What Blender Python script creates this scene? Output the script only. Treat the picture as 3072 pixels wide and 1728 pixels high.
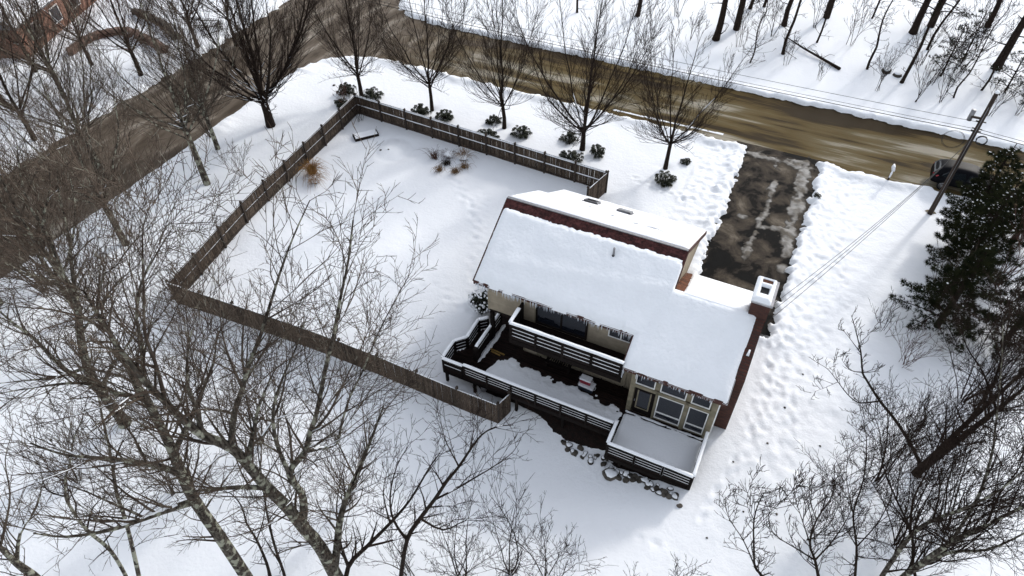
import bpy, bmesh, math, random
import numpy as np
from mathutils import Vector, Matrix

# ------------------------------------------------------------------ camera, sky, sun, exposure
scene = bpy.context.scene
C = scene.collection
for o in list(bpy.data.objects):
    bpy.data.objects.remove(o)
cam_data = bpy.data.cameras.new('camera')
cam_data.lens = 24.05
cam_data.sensor_width = 36.0
cam_data.clip_start = 0.5
cam_data.clip_end = 2000.0
camera = bpy.data.objects.new('camera', cam_data)
C.objects.link(camera)
_r = Vector((0.90291123, 0.42979767, -0.00502706))
_u = Vector((-0.30451963, 0.64789587, 0.6982111))
_w = Vector((-0.30334651, 0.6288918, -0.71587428))
_m = Matrix.Identity(4)
for i in range(3):
    _m[i][0] = _r[i]; _m[i][1] = _u[i]; _m[i][2] = -_w[i]
_m[0][3], _m[1][3], _m[2][3] = 12.98930, -26.49985, 30.01051
camera.matrix_world = _m
scene.camera = camera

SUN_AZ = math.atan2(0.33, 0.944)
SUN_EL = math.radians(29.5)
world = bpy.data.worlds.new('World')
scene.world = world
world.use_nodes = True
wn = world.node_tree
wn.nodes.clear()
wo = wn.nodes.new('ShaderNodeOutputWorld')
wb = wn.nodes.new('ShaderNodeBackground')
ws = wn.nodes.new('ShaderNodeTexSky')
ws.sky_type = 'NISHITA'
ws.sun_disc = False
ws.sun_elevation = SUN_EL
ws.sun_rotation = SUN_AZ
ws.air_density = 1.0
ws.dust_density = 1.3
ws.ozone_density = 1.0
wb.inputs['Strength'].default_value = 0.15
whs = wn.nodes.new('ShaderNodeHueSaturation')   # thin cloud: the sky is paler than a clear one
whs.inputs['Saturation'].default_value = 0.32
wn.links.new(ws.outputs[0], whs.inputs['Color'])
wn.links.new(whs.outputs[0], wb.inputs['Color'])
wn.links.new(wb.outputs[0], wo.inputs['Surface'])

sun_data = bpy.data.lights.new('sun', 'SUN')
sun_data.energy = 0.85
sun_data.angle = math.radians(5.0)
sun_data.color = (1.0, 0.95, 0.88)
sun = bpy.data.objects.new('sun', sun_data)
C.objects.link(sun)
_sd = Vector((math.sin(SUN_AZ) * math.cos(SUN_EL), math.cos(SUN_AZ) * math.cos(SUN_EL), math.sin(SUN_EL)))
sun.rotation_euler = _sd.to_track_quat('Z', 'Y').to_euler()
sun.location = (30, 80, 60)

scene.view_settings.view_transform = 'Standard'
scene.view_settings.look = 'None'
scene.view_settings.gamma = 1.0
scene.view_settings.use_curve_mapping = False
scene.view_settings.exposure = 1.03
scene.cycles.max_bounces = 6
scene.cycles.diffuse_bounces = 3
scene.cycles.transparent_max_bounces = 8

rnd = random.Random(7)

# ------------------------------------------------------------------ materials
MATS = {}
def mat(name, color, rough=0.8, var=0.0, scale=4.0, bump=0.0, bump_scale=20.0, color2=None, spec=0.3,
        obj_var=0.0, metallic=0.0, stretch=None, detail=6.0, coat=0.0, contrast=(0.35, 0.65)):
    m = bpy.data.materials.new(name); m.use_nodes = True
    nt = m.node_tree; b = nt.nodes['Principled BSDF']
    b.inputs['Roughness'].default_value = rough
    b.inputs['Specular IOR Level'].default_value = spec
    b.inputs['Metallic'].default_value = metallic
    if coat: b.inputs['Coat Weight'].default_value = coat
    geo = nt.nodes.new('ShaderNodeNewGeometry')
    vec = geo.outputs['Position']
    if stretch:
        mp = nt.nodes.new('ShaderNodeMapping'); mp.inputs['Scale'].default_value = stretch
        nt.links.new(vec, mp.inputs['Vector']); vec = mp.outputs['Vector']
    c2 = color2 if color2 else tuple(max(0, c * (1 - var)) for c in color)
    c1 = color if color2 else tuple(min(1, c * (1 + var)) for c in color)
    n = nt.nodes.new('ShaderNodeTexNoise'); n.inputs['Scale'].default_value = scale; n.inputs['Detail'].default_value = detail
    nt.links.new(vec, n.inputs['Vector'])
    r = nt.nodes.new('ShaderNodeValToRGB')
    r.color_ramp.elements[0].position = contrast[0]; r.color_ramp.elements[1].position = contrast[1]
    r.color_ramp.elements[0].color = (*c2, 1); r.color_ramp.elements[1].color = (*c1, 1)
    nt.links.new(n.outputs['Fac'], r.inputs['Fac'])
    col = r.outputs['Color']
    if obj_var:
        oi = nt.nodes.new('ShaderNodeObjectInfo')
        mr = nt.nodes.new('ShaderNodeMapRange'); mr.inputs['To Min'].default_value = 1 - obj_var; mr.inputs['To Max'].default_value = 1 + obj_var
        nt.links.new(oi.outputs['Random'], mr.inputs['Value'])
        mx = nt.nodes.new('ShaderNodeMix'); mx.data_type = 'RGBA'; mx.blend_type = 'MULTIPLY'; mx.inputs['Factor'].default_value = 1
        cr = nt.nodes.new('ShaderNodeCombineColor')
        for k in range(3): nt.links.new(mr.outputs['Result'], cr.inputs[k])
        nt.links.new(col, mx.inputs['A']); nt.links.new(cr.outputs[0], mx.inputs['B'])
        col = mx.outputs['Result']
    nt.links.new(col, b.inputs['Base Color'])
    if bump:
        n2 = nt.nodes.new('ShaderNodeTexNoise'); n2.inputs['Scale'].default_value = bump_scale; n2.inputs['Detail'].default_value = 5
        nt.links.new(vec, n2.inputs['Vector'])
        bp = nt.nodes.new('ShaderNodeBump'); bp.inputs['Strength'].default_value = bump; bp.inputs['Distance'].default_value = 0.05
        nt.links.new(n2.outputs['Fac'], bp.inputs['Height']); nt.links.new(bp.outputs['Normal'], b.inputs['Normal'])
    MATS[name] = m
    return m

SNOW = mat('snow', (0.86, 0.88, 0.91), 0.7, 0.02, 0.6, 0.35, 9.0, spec=0.15)
SNOWR = mat('roof_snow', (0.87, 0.89, 0.92), 0.7, 0.015, 1.2, 0.8, 6.0, spec=0.15)
DECKW = mat('deck_wood', (0.012, 0.009, 0.008), 0.9, 0.4, 6, 0.2, 40, obj_var=0.45, stretch=(1, 8, 8), spec=0.1)
DECKF = mat('deck_floor_wood', (0.018, 0.010, 0.008), 0.85, 0.5, 3, 0.2, 40, obj_var=0.5, stretch=(1, 6, 6), color2=(0.005, 0.004, 0.004), spec=0.1)
FENCE = mat('fence_wood', (0.105, 0.080, 0.060), 0.9, 0.45, 5, 0.25, 50, obj_var=0.4, stretch=(6, 6, 0.7), color2=(0.030, 0.022, 0.018), spec=0.1)
FENCEP = mat('fence_post_wood', (0.040, 0.030, 0.024), 0.85, 0.4, 5, 0.2, 40, obj_var=0.25)
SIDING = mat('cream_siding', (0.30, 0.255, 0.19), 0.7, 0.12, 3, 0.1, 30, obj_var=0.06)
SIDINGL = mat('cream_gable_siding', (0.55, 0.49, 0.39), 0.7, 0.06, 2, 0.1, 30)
TRIM = mat('white_trim', (0.72, 0.72, 0.70), 0.5, 0.05, 5)
TAUPE = mat('taupe_wood', (0.235, 0.200, 0.140), 0.75, 0.25, 3, 0.2, 30, color2=(0.15, 0.135, 0.09))
BROWN = mat('brown_trim', (0.062, 0.026, 0.020), 0.7, 0.3, 6)
SHINGLE = mat('shingle', (0.060, 0.020, 0.019), 0.9, 0.4, 8, 0.5, 60, obj_var=0.4)
RUST = mat('rust_shingle', (0.105, 0.038, 0.018), 0.9, 0.3, 8, 0.4, 60, obj_var=0.35)
DARKROOM = mat('dark_interior', (0.012, 0.012, 0.014), 0.9)
METAL = mat('grey_metal', (0.22, 0.22, 0.23), 0.45, 0.15, 8, metallic=0.6)
WHITEP = mat('white_plastic', (0.68, 0.69, 0.72), 0.4, 0.08, 20)
REDP = mat('red_plastic', (0.21, 0.008, 0.022), 0.4, 0.1, 10)
BLUEP = mat('navy_plastic', (0.006, 0.010, 0.022), 0.4, 0.1, 10)
ICE = mat('ice', (0.70, 0.74, 0.80), 0.15, 0.05, 8, spec=0.6)
ROCK = mat('rock', (0.095, 0.083, 0.070), 0.9, 0.4, 3, 0.6, 8, color2=(0.028, 0.024, 0.020), obj_var=0.3)
BARK = mat('bark', (0.036, 0.025, 0.019), 0.95, 0.45, 9, 0.8, 30, color2=(0.010, 0.007, 0.006), stretch=(2, 2, 0.6), spec=0.1)
TWIG = mat('twig', (0.022, 0.015, 0.012), 0.95, 0.3, 3, spec=0.05)
BARKL = mat('lichen_bark', (0.115, 0.100, 0.082), 0.95, 0.4, 6, 0.9, 25, color2=(0.020, 0.015, 0.012), stretch=(2, 2, 0.8), spec=0.1)
TWIGL = mat('pale_twig', (0.105, 0.083, 0.066), 0.95, 0.4, 1.5, color2=(0.040, 0.029, 0.023), spec=0.05)
TWIGR = mat('reddish_twig', (0.085, 0.047, 0.038), 0.95, 0.3, 2, spec=0.05)
NEEDLE = mat('pine_needle', (0.034, 0.037, 0.016), 0.95, 0.5, 3, color2=(0.008, 0.012, 0.006), spec=0.05)
RHODO = mat('rhododendron_leaf', (0.030, 0.034, 0.020), 0.6, 0.4, 12, color2=(0.010, 0.012, 0.009), spec=0.1)
GRASSM = mat('dry_grass', (0.27, 0.165, 0.075), 0.9, 0.4, 9, color2=(0.13, 0.075, 0.04))
CARP = mat('black_car_paint', (0.004, 0.004, 0.006), 0.5, 0.1, 5, spec=0.08)
TYRE = mat('tyre_rubber', (0.012, 0.012, 0.012), 0.9)
RIM = mat('alloy', (0.55, 0.55, 0.56), 0.3, metallic=0.9)
LAMPR = mat('red_lamp', (0.30, 0.008, 0.015), 0.15, spec=0.6)
WIRE = mat('wire_black', (0.012, 0.012, 0.013), 0.6)
POLEW = mat('pole_wood', (0.042, 0.030, 0.024), 0.9, 0.4, 4, 0.4, 30, stretch=(8, 8, 0.6))
YELLOW = mat('yellow_wood', (0.20, 0.12, 0.03), 0.7, 0.3, 6)
CONC = mat('concrete', (0.36, 0.35, 0.36), 0.9, 0.15, 4, 0.2, 20)
STONEW = mat('field_stone', (0.21, 0.13, 0.10), 0.9, 0.4, 4, 0.4, 8, color2=(0.12, 0.085, 0.07), obj_var=0.3)
ROOFGREY = mat('far_roof_slate', (0.16, 0.17, 0.19), 0.8, 0.2, 3)

def lichen(m, col, thr=0.56):
    nt = m.node_tree; b = nt.nodes['Principled BSDF']
    src = b.inputs['Base Color'].links[0].from_socket
    n = nt.nodes.new('ShaderNodeTexNoise'); n.inputs['Scale'].default_value = 3.2; n.inputs['Detail'].default_value = 5
    geo = nt.nodes.new('ShaderNodeNewGeometry'); nt.links.new(geo.outputs['Position'], n.inputs['Vector'])
    r = nt.nodes.new('ShaderNodeValToRGB'); r.color_ramp.elements[0].position = thr; r.color_ramp.elements[1].position = thr + 0.08
    nt.links.new(n.outputs['Fac'], r.inputs['Fac'])
    mx = nt.nodes.new('ShaderNodeMix'); mx.data_type = 'RGBA'
    mx.inputs['B'].default_value = (*col, 1)
    nt.links.new(r.outputs['Color'], mx.inputs['Factor']); nt.links.new(src, mx.inputs['A'])
    nt.links.new(mx.outputs['Result'], b.inputs['Base Color'])
lichen(BARKL, (0.30, 0.30, 0.235), 0.52)
lichen(TWIGL, (0.20, 0.19, 0.155), 0.59)

def glass_mat(name, col):
    m = bpy.data.materials.new(name); m.use_nodes = True
    b = m.node_tree.nodes['Principled BSDF']
    b.inputs['Base Color'].default_value = (*col, 1); b.inputs['Roughness'].default_value = 0.06
    b.inputs['Specular IOR Level'].default_value = 0.6
    nt = m.node_tree
    n = nt.nodes.new('ShaderNodeTexNoise'); n.inputs['Scale'].default_value = 1.3; n.inputs['Detail'].default_value = 2
    geo = nt.nodes.new('ShaderNodeNewGeometry'); nt.links.new(geo.outputs['Position'], n.inputs['Vector'])
    bp = nt.nodes.new('ShaderNodeBump'); bp.inputs['Strength'].default_value = 0.03; bp.inputs['Distance'].default_value = 0.05
    nt.links.new(n.outputs['Fac'], bp.inputs['Height']); nt.links.new(bp.outputs['Normal'], b.inputs['Normal'])
    return m
GLASS = glass_mat('window_glass', (0.012, 0.014, 0.020))
CARGLASS = glass_mat('car_glass', (0.010, 0.013, 0.016))

def brick_mat(name, c1, c2, mortar, scale, horiz='x'):
    m = bpy.data.materials.new(name); m.use_nodes = True
    nt = m.node_tree; b = nt.nodes['Principled BSDF']; b.inputs['Roughness'].default_value = 0.9
    geo = nt.nodes.new('ShaderNodeNewGeometry'); sp = nt.nodes.new('ShaderNodeSeparateXYZ'); cb = nt.nodes.new('ShaderNodeCombineXYZ')
    ad = nt.nodes.new('ShaderNodeMath'); ad.operation = 'ADD'
    nt.links.new(geo.outputs['Position'], sp.inputs[0])
    nt.links.new(sp.outputs['X'], ad.inputs[0]); nt.links.new(sp.outputs['Y'], ad.inputs[1])
    nt.links.new(ad.outputs[0], cb.inputs['X']); nt.links.new(sp.outputs['Z'], cb.inputs['Y'])
    br = nt.nodes.new('ShaderNodeTexBrick'); br.inputs['Scale'].default_value = scale
    br.inputs['Color1'].default_value = (*c1, 1); br.inputs['Color2'].default_value = (*c2, 1); br.inputs['Mortar'].default_value = (*mortar, 1)
    br.inputs['Mortar Size'].default_value = 0.025; br.inputs['Brick Width'].default_value = 0.46; br.inputs['Row Height'].default_value = 0.16
    nt.links.new(cb.outputs[0], br.inputs['Vector']); nt.links.new(br.outputs['Color'], b.inputs['Base Color'])
    bp = nt.nodes.new('ShaderNodeBump'); bp.inputs['Strength'].default_value = 0.6; bp.inputs['Distance'].default_value = 0.02; bp.invert = True
    nt.links.new(br.outputs['Fac'], bp.inputs['Height']); nt.links.new(bp.outputs['Normal'], b.inputs['Normal'])
    return m
BRICK = brick_mat('dark_brick', (0.085, 0.026, 0.016), (0.045, 0.014, 0.010), (0.035, 0.020, 0.016), 2.0)
BRICKF = brick_mat('far_brick', (0.20, 0.085, 0.052), (0.14, 0.058, 0.036), (0.18, 0.12, 0.09), 1.2)

# ------------------------------------------------------------------ helpers
def tag(o, label=None, cat=None, group=None, kind=None):
    if label: o['label'] = label
    if cat: o['category'] = cat
    if group: o['group'] = group
    if kind: o['kind'] = kind
    return o
def empty(name, loc=(0, 0, 0), rz=0.0, label=None, cat=None, group=None):
    o = bpy.data.objects.new(name, None); C.objects.link(o)
    o.location = loc; o.rotation_euler = (0, 0, rz); o.empty_display_size = 0.2
    return tag(o, label, cat, group)
def link(name, me, parent=None, m=None):
    o = bpy.data.objects.new(name, me); C.objects.link(o)
    if parent is not None: o.parent = parent
    if m is not None and not me.materials: me.materials.append(m)
    return o
def mesh_from(name, v, f, m=None, smooth=False):
    me = bpy.data.meshes.new(name); me.from_pydata(v, [], f); me.update()
    if m is not None: me.materials.append(m)
    if smooth: me.polygons.foreach_set('use_smooth', [True] * len(me.polygons))
    return me
class MB:
    def __init__(s): s.v = []; s.f = []
    def box(s, lo, hi):
        n = len(s.v); x0, y0, z0 = lo; x1, y1, z1 = hi
        s.v += [(x0, y0, z0), (x1, y0, z0), (x1, y1, z0), (x0, y1, z0), (x0, y0, z1), (x1, y0, z1), (x1, y1, z1), (x0, y1, z1)]
        s.f += [tuple(n + i for i in q) for q in ((0, 3, 2, 1), (4, 5, 6, 7), (0, 1, 5, 4), (1, 2, 6, 5), (2, 3, 7, 6), (3, 0, 4, 7))]
        return s
    def hexa(s, pts):  # 8 points, bottom 4 then top 4
        n = len(s.v); s.v += [tuple(p) for p in pts]
        s.f += [tuple(n + i for i in q) for q in ((0, 3, 2, 1), (4, 5, 6, 7), (0, 1, 5, 4), (1, 2, 6, 5), (2, 3, 7, 6), (3, 0, 4, 7))]
        return s
    def prism(s, poly, axis, a, b):  # poly in the two other axes
        n = len(s.v); k = len(poly)
        def pt(q, t):
            return (t, q[0], q[1]) if axis == 'x' else (q[0], t, q[1]) if axis == 'y' else (q[0], q[1], t)
        s.v += [pt(q, a) for q in poly] + [pt(q, b) for q in poly]
        s.f += [tuple(range(n, n + k)), tuple(range(n + 2 * k - 1, n + k - 1, -1))]
        s.f += [(n + i, n + i + k, n + (i + 1) % k + k, n + (i + 1) % k) for i in range(k)]
        return s
    def tube(s, pts, rad, sides=6, cap=True):
        v, f = tubes_np([np.array(pts, float)], [np.array(rad, float)], sides)
        n = len(s.v); s.v += [tuple(q) for q in v]; s.f += [tuple(int(i) + n for i in q) for q in f]
        if cap:
            k = len(pts)
            s.f.append(tuple(n + i for i in range(sides - 1, -1, -1)))
            s.f.append(tuple(n + (k - 1) * sides + i for i in range(sides)))
        return s
    def mesh(s, name, m, smooth=False): return mesh_from(name, s.v, s.f, m, smooth)
    def obj(s, name, m, parent=None, smooth=False): return link(name, s.mesh(name, m, smooth), parent)
def tubes_np(polys, rads, sides):
    """all polylines -> one vertex / quad array; polylines of equal length are done together"""
    V = []; F = []; off = 0
    groups = {}
    for p, r in zip(polys, rads): groups.setdefault(len(p), []).append((p, r))
    ang = np.arange(sides) * 2 * np.pi / sides
    ca, sa = np.cos(ang), np.sin(ang)
    for n, lst in groups.items():
        P = np.array([a for a, b in lst], float); R = np.array([b for a, b in lst], float)
        T = np.empty_like(P); T[:, 1:-1] = P[:, 2:] - P[:, :-2]; T[:, 0] = P[:, 1] - P[:, 0]; T[:, -1] = P[:, -1] - P[:, -2]
        T /= np.linalg.norm(T, axis=2, keepdims=True) + 1e-9
        mean = P[:, -1] - P[:, 0]; ref = np.zeros_like(mean); k = np.argmin(np.abs(mean), axis=1); ref[np.arange(len(ref)), k] = 1
        U = np.cross(T, ref[:, None, :]); U /= np.linalg.norm(U, axis=2, keepdims=True) + 1e-9
        W = np.cross(T, U)
        ring = P[:, :, None, :] + R[:, :, None, None] * (U[:, :, None, :] * ca[None, None, :, None] + W[:, :, None, :] * sa[None, None, :, None])
        B = len(lst); idx = off + np.arange(B * n * sides).reshape(B, n, sides)
        a = idx[:, :-1, :]; b = np.roll(a, -1, axis=2); d = idx[:, 1:, :]; c = np.roll(d, -1, axis=2)
        F.append(np.stack([a, b, c, d], -1).reshape(-1, 4)); V.append(ring.reshape(-1, 3)); off += B * n * sides
    return (np.concatenate(V), np.concatenate(F)) if V else (np.zeros((0, 3)), np.zeros((0, 4), int))
def np_mesh(name, V, F, m, smooth=False):
    """fast mesh from a vertex array and an array of quads (or triangles)"""
    me = bpy.data.meshes.new(name); k = F.shape[1]
    me.vertices.add(len(V)); me.vertices.foreach_set('co', np.ascontiguousarray(V, np.float32).ravel())
    me.loops.add(F.size); me.loops.foreach_set('vertex_index', np.ascontiguousarray(F, np.int32).ravel())
    me.polygons.add(len(F)); me.polygons.foreach_set('loop_start', np.arange(0, F.size, k, dtype=np.int32))
    me.polygons.foreach_set('loop_total', np.full(len(F), k, np.int32))
    if smooth: me.polygons.foreach_set('use_smooth', np.ones(len(F), bool))
    me.update(calc_edges=True); me.materials.append(m)
    return me
UNIT = {}
def bx(name, lo, hi, m, parent=None):
    """a board: the shared unit cube of its material, scaled and placed"""
    if m.name not in UNIT: UNIT[m.name] = MB().box((-.5, -.5, -.5), (.5, .5, .5)).mesh('board_' + m.name, m)
    o = link(name, UNIT[m.name], parent)
    o.location = [(a + b) / 2 for a, b in zip(lo, hi)]; o.scale = [max(1e-4, b - a) for a, b in zip(lo, hi)]
    return o
def bar(name, a, b, w, h, m, parent=None):
    """a board running from a to b (its axis), w wide sideways, h high"""
    if m.name not in UNIT: UNIT[m.name] = MB().box((-.5, -.5, -.5), (.5, .5, .5)).mesh('board_' + m.name, m)
    o = link(name, UNIT[m.name], parent)
    a = Vector(a); b = Vector(b); d = b - a
    o.location = (a + b) / 2; o.scale = (d.length, w, h)
    o.rotation_euler = (0, -math.atan2(d.z, math.hypot(d.x, d.y)), math.atan2(d.y, d.x))
    return o
def copy_tree(o, parent=None):
    c = o.copy(); C.objects.link(c)
    if parent is not None: c.parent = parent
    for ch in o.children: copy_tree(ch, c)
    return c

# ------------------------------------------------------------------ noise and terrain
_lat = np.random.RandomState(3).rand(256, 256)
def vnoise(x, y, s, seed=0):
    x = np.asarray(x, float) * s + 37.3 * seed + 500; y = np.asarray(y, float) * s + 91.7 * seed + 500
    xi = np.floor(x).astype(int); yi = np.floor(y).astype(int); fx = x - xi; fy = y - yi
    fx = fx * fx * (3 - 2 * fx); fy = fy * fy * (3 - 2 * fy)
    g = lambda a, b: _lat[a % 256, b % 256]
    return (g(xi, yi) * (1 - fx) + g(xi + 1, yi) * fx) * (1 - fy) + (g(xi, yi + 1) * (1 - fx) + g(xi + 1, yi + 1) * fx) * fy
def fbm(x, y, s, seed=0, o=3):
    t = 0; a = 1; n = 0
    for k in range(o): t = t + a * vnoise(x, y, s * 2 ** k, seed + k * 5); n += a; a *= 0.5
    return t / n
def sst(a, b, x):
    t = np.clip((np.asarray(x, float) - a) / (b - a), 0, 1); return t * t * (3 - 2 * t)
def gh(x, y):
    """the lie of the land"""
    x = np.asarray(x, float); y = np.asarray(y, float)
    sp = np.log1p(np.exp(np.minimum(40, (-2 - y) * 1.5))) / 1.5
    z = -.09 * sp * (1 - sst(5, 15, x)) * sst(-27, -20, x)
    z = z - 1.3 * np.exp(-((x - 4) / 7.5) ** 2 - ((y + 9) / 4.5) ** 2)
    return z + .03 * np.maximum(0, y - 30)
def rect_sd(x, y, x0, x1, y0, y1):
    dx = np.maximum(x0 - x, x - x1); dy = np.maximum(y0 - y, y - y1)
    return np.hypot(np.maximum(dx, 0), np.maximum(dy, 0)) + np.minimum(np.maximum(dx, dy), 0)
def smin(a, b, k):
    h = np.clip(.5 + .5 * (b - a) / k, 0, 1); return b * (1 - h) + a * h - k * h * (1 - h)
def road_sd(x, y):
    return smin(rect_sd(x, y, -33, 400, 21.2, 29.0), rect_sd(x, y, -38.3, -29.0, -400, 400), 7.0)
def drive_sd(x, y):
    return rect_sd(x, y, 10.45 - .02 * (y - 12), 15.15 + .0 * y, 2.5, 24)
WELLS = ((-20.97, 14.9, .45), (-14.45, 15.5, .45), (-7.9, 15.6, .45), (-1.2, 15.4, .5), (5.2, 15.8, .45), (-24.95, 8.0, .7), (-24.2, 0, .5), (-24.6, -7.2, .5), (-14.81, -16.98, .7), (23.33, -3.14, .6), (23.03, 18.43, .5), (3.65, 37.2, .7), (9.9, 37.0, .5), (19.95, 36.0, .5), (9.0, 42.5, .7), (20.2, 45.7, .8), (27.2, 41.8, .8))
def snow_h(x, y):
    """top of the snow cover; below the paving where it has been ploughed away"""
    x = np.asarray(x, float); y = np.asarray(y, float)
    g = gh(x, y)
    n1 = fbm(x, y, 1.3, 1) - .5; n2 = fbm(x, y, 4.0, 9) - .5; n0 = fbm(x, y, .25, 4) - .5
    dr = road_sd(x, y) + n1 * .7 + n2 * .25
    dd = drive_sd(x, y) + n1 * .8 + n2 * .6
    d = np.minimum(dr, dd)
    cover = .12 + .12 * n0 + .012 * n2 * 2
    rough = sst(14.6, 16.2, x) * (1 - sst(17.0, 24.0, x)) * sst(-9, -3, y) * (1 - sst(20.5, 22, y)) + .9 * sst(6.4, 7.6, x) * (1 - sst(10.4, 10.8, x)) * sst(5, 8, y) * (1 - sst(20.5, 22, y))
    rough = rough + .35 * sst(13.5, 16, x) * (1 - sst(28, 34, x)) * (1 - sst(-6, -2, y)) + .25 * sst(29, 31, y)
    lump = np.abs(fbm(x, y, 1.6, 21, 4) - .5) * 2
    cover = cover + rough * (.09 * (lump - .2) + .10 * (fbm(x + .6 * n1, y, 3.1, 31, 4) - .5) + .07 * np.abs(fbm(x, y, 7.0, 33, 2) - .5))
    # ploughed bank beside the paving
    bank = .17 * np.exp(-((d - .6) / .5) ** 2) * (.5 + 1.6 * (fbm(x, y, .9, 77, 4)))
    inside = sst(-.05, .38, d)
    # melted-out hollow under the deck and eaves
    under = sst(-.6, .6, -rect_sd(x, y, -.3, 9.3, -6.6, 1.0)) + sst(-.5, .5, -rect_sd(x, y, 9.6, 13.4, -8.2, -4.0))
    h = g + (cover + bank) * inside - (1 - inside) * .25 - np.clip(under, 0, 1) * .2
    # melt wells round the trunks
    for wx, wy, wr in WELLS:
        h = h - .16 * np.exp(-((x - wx) ** 2 + (y - wy) ** 2) / (wr * wr))
    # soft drifts in the yard and a line of old footprints
    yard = sst(-.5, 1.5, -rect_sd(x, y, -19, 1.5, -8.5, 12)) + sst(-1, 3, -rect_sd(x, y, 15, 24, -14, 6)) + .8 * sst(-1, 3, -rect_sd(x, y, -20, 13, -24, -10))
    h = h + yard * (.20 * (fbm(x, y, .22, 151, 2) - .5) + .05 * (fbm(x, y * .6, .8, 153, 3) - .5) + .012 * (fbm(x, y, 3.0, 155, 2) - .5))
    tx = np.interp(y, [0, 2, 4, 7, 9], [-1.6, -2.9, -3.6, -5.2, -7.5]); ph = (y * 1.9) % 1.0
    h = h - .07 * np.exp(-((x - tx - .12 * np.sign(np.sin(y * 1.9 * np.pi))) / .13) ** 2 - ((ph - .5) / .2) ** 2) * sst(0, 1, y) * (1 - sst(8, 9, y))
    # round mound and its trough in the back yard
    rr = np.hypot(x + 14.2, y - 9.3)
    h = h + .16 * (1 - sst(.2, 1.3, rr)) - .07 * np.exp(-((rr - 1.45) / .25) ** 2)
    return h
def axis(parts):
    out = []
    for a, b, s in parts:
        out.append(np.arange(a, b, s))
    out.append(np.array([parts[-1][1]])); return np.concatenate(out)
GX = axis([(-160, -70, 6), (-70, -42, 1.5), (-42, -24, .5), (-24, 6.5, .2), (6.5, 18.5, .11), (18.5, 32, .22), (32, 60, 1.5), (60, 160, 6)])
GY = axis([(-60, -30, 3), (-30, -12, .4), (-12, 4, .15), (4, 19, .14), (19, 22.6, .12), (22.6, 27.8, .6), (27.8, 30.2, .15), (30.2, 52, .6), (52, 90, 2), (90, 260, 8)])
XX, YY = np.meshgrid(GX, GY, indexing='ij')
ZZ = snow_h(XX, YY)
def stamp(px, py, r, depth, ang=0.0, asp=1.0):
    """press a footprint or a paw print into the snow sheet, with a small rim"""
    i0, i1 = np.searchsorted(GX, (px - 4 * r, px + 4 * r)); j0, j1 = np.searchsorted(GY, (py - 4 * r, py + 4 * r))
    if i1 <= i0 or j1 <= j0: return
    dx = XX[i0:i1, j0:j1] - px; dy = YY[i0:i1, j0:j1] - py
    u = (dx * math.cos(ang) + dy * math.sin(ang)) / asp; v = -dx * math.sin(ang) + dy * math.cos(ang); q = (u * u + v * v) / (r * r)
    ZZ[i0:i1, j0:j1] += -depth * np.exp(-q) + .35 * depth * np.exp(-(np.sqrt(q) - 1.9) ** 2 * 2)
_fr = random.Random(23)
def trail(pts, step, r, depth, side=.14, jit=.06):
    for (ax, ay), (bx_, by_) in zip(pts[:-1], pts[1:]):
        L = math.hypot(bx_ - ax, by_ - ay); a = math.atan2(by_ - ay, bx_ - ax)
        for k in range(int(L / step)):
            t = (k + .5) * step / L; s_ = side * (1 if k % 2 else -1)
            stamp(ax + (bx_ - ax) * t - math.sin(a) * s_ + _fr.gauss(0, jit), ay + (by_ - ay) * t + math.cos(a) * s_ + _fr.gauss(0, jit), r * _fr.uniform(.8, 1.2), depth * _fr.uniform(.6, 1.2), a, 1.6)
trail([(-.6, -3.4), (-2.2, -.8), (-3.4, 2.2), (-5.0, 5.2), (-8.4, 8.0)], .55, .15, .11)
trail([(-1.2, -3.0), (-4.0, -2.0), (-8.5, -3.2), (-13.5, -1.0), (-17.0, 3.0)], .5, .13, .07)
trail([(15.6, 5.0), (15.4, 1.0), (15.9, -3.0), (15.3, -7.0), (14.4, -10.2)], .5, .14, .07)
trail([(16.2, 4.5), (16.6, 0.0), (17.6, -4.0), (18.6, -8.0)], .5, .14, .06)
trail([(17.2, 13.0), (18.8, 8.0), (19.6, 3.0), (19.0, -2.0)], .6, .14, .07)
trail([(4.0, -12.0), (8.0, -12.8), (12.0, -11.6), (15.0, -12.5)], .6, .13, .07)
trail([(-10.0, -12.2), (-4.0, -12.6), (1.0, -11.4), (4.5, -10.2)], .45, .11, .05, .05)
trail([(8.3, 12.8), (6.0, 13.0), (3.0, 13.6)], .55, .14, .08)
for k in range(330):   # trodden and thrown snow beside the driveway and round the end of the house
    x_ = 15.3 + abs(_fr.gauss(0, 1.3)); y_ = _fr.uniform(-6.5, 19.5); stamp(x_, y_, _fr.uniform(.09, .24), _fr.uniform(-.04, .06), _fr.uniform(0, 3), _fr.uniform(1, 2))
for k in range(120):
    x_ = _fr.uniform(7.2, 10.2); y_ = _fr.uniform(8, 20.5); stamp(x_, y_, _fr.uniform(.09, .22), _fr.uniform(-.06, .09), _fr.uniform(0, 3), _fr.uniform(1, 2))
nx, ny = XX.shape
idx = np.arange(nx * ny).reshape(nx, ny)
quads = np.stack([idx[:-1, :-1], idx[1:, :-1], idx[1:, 1:], idx[:-1, 1:]], -1).reshape(-1, 4)
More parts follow.
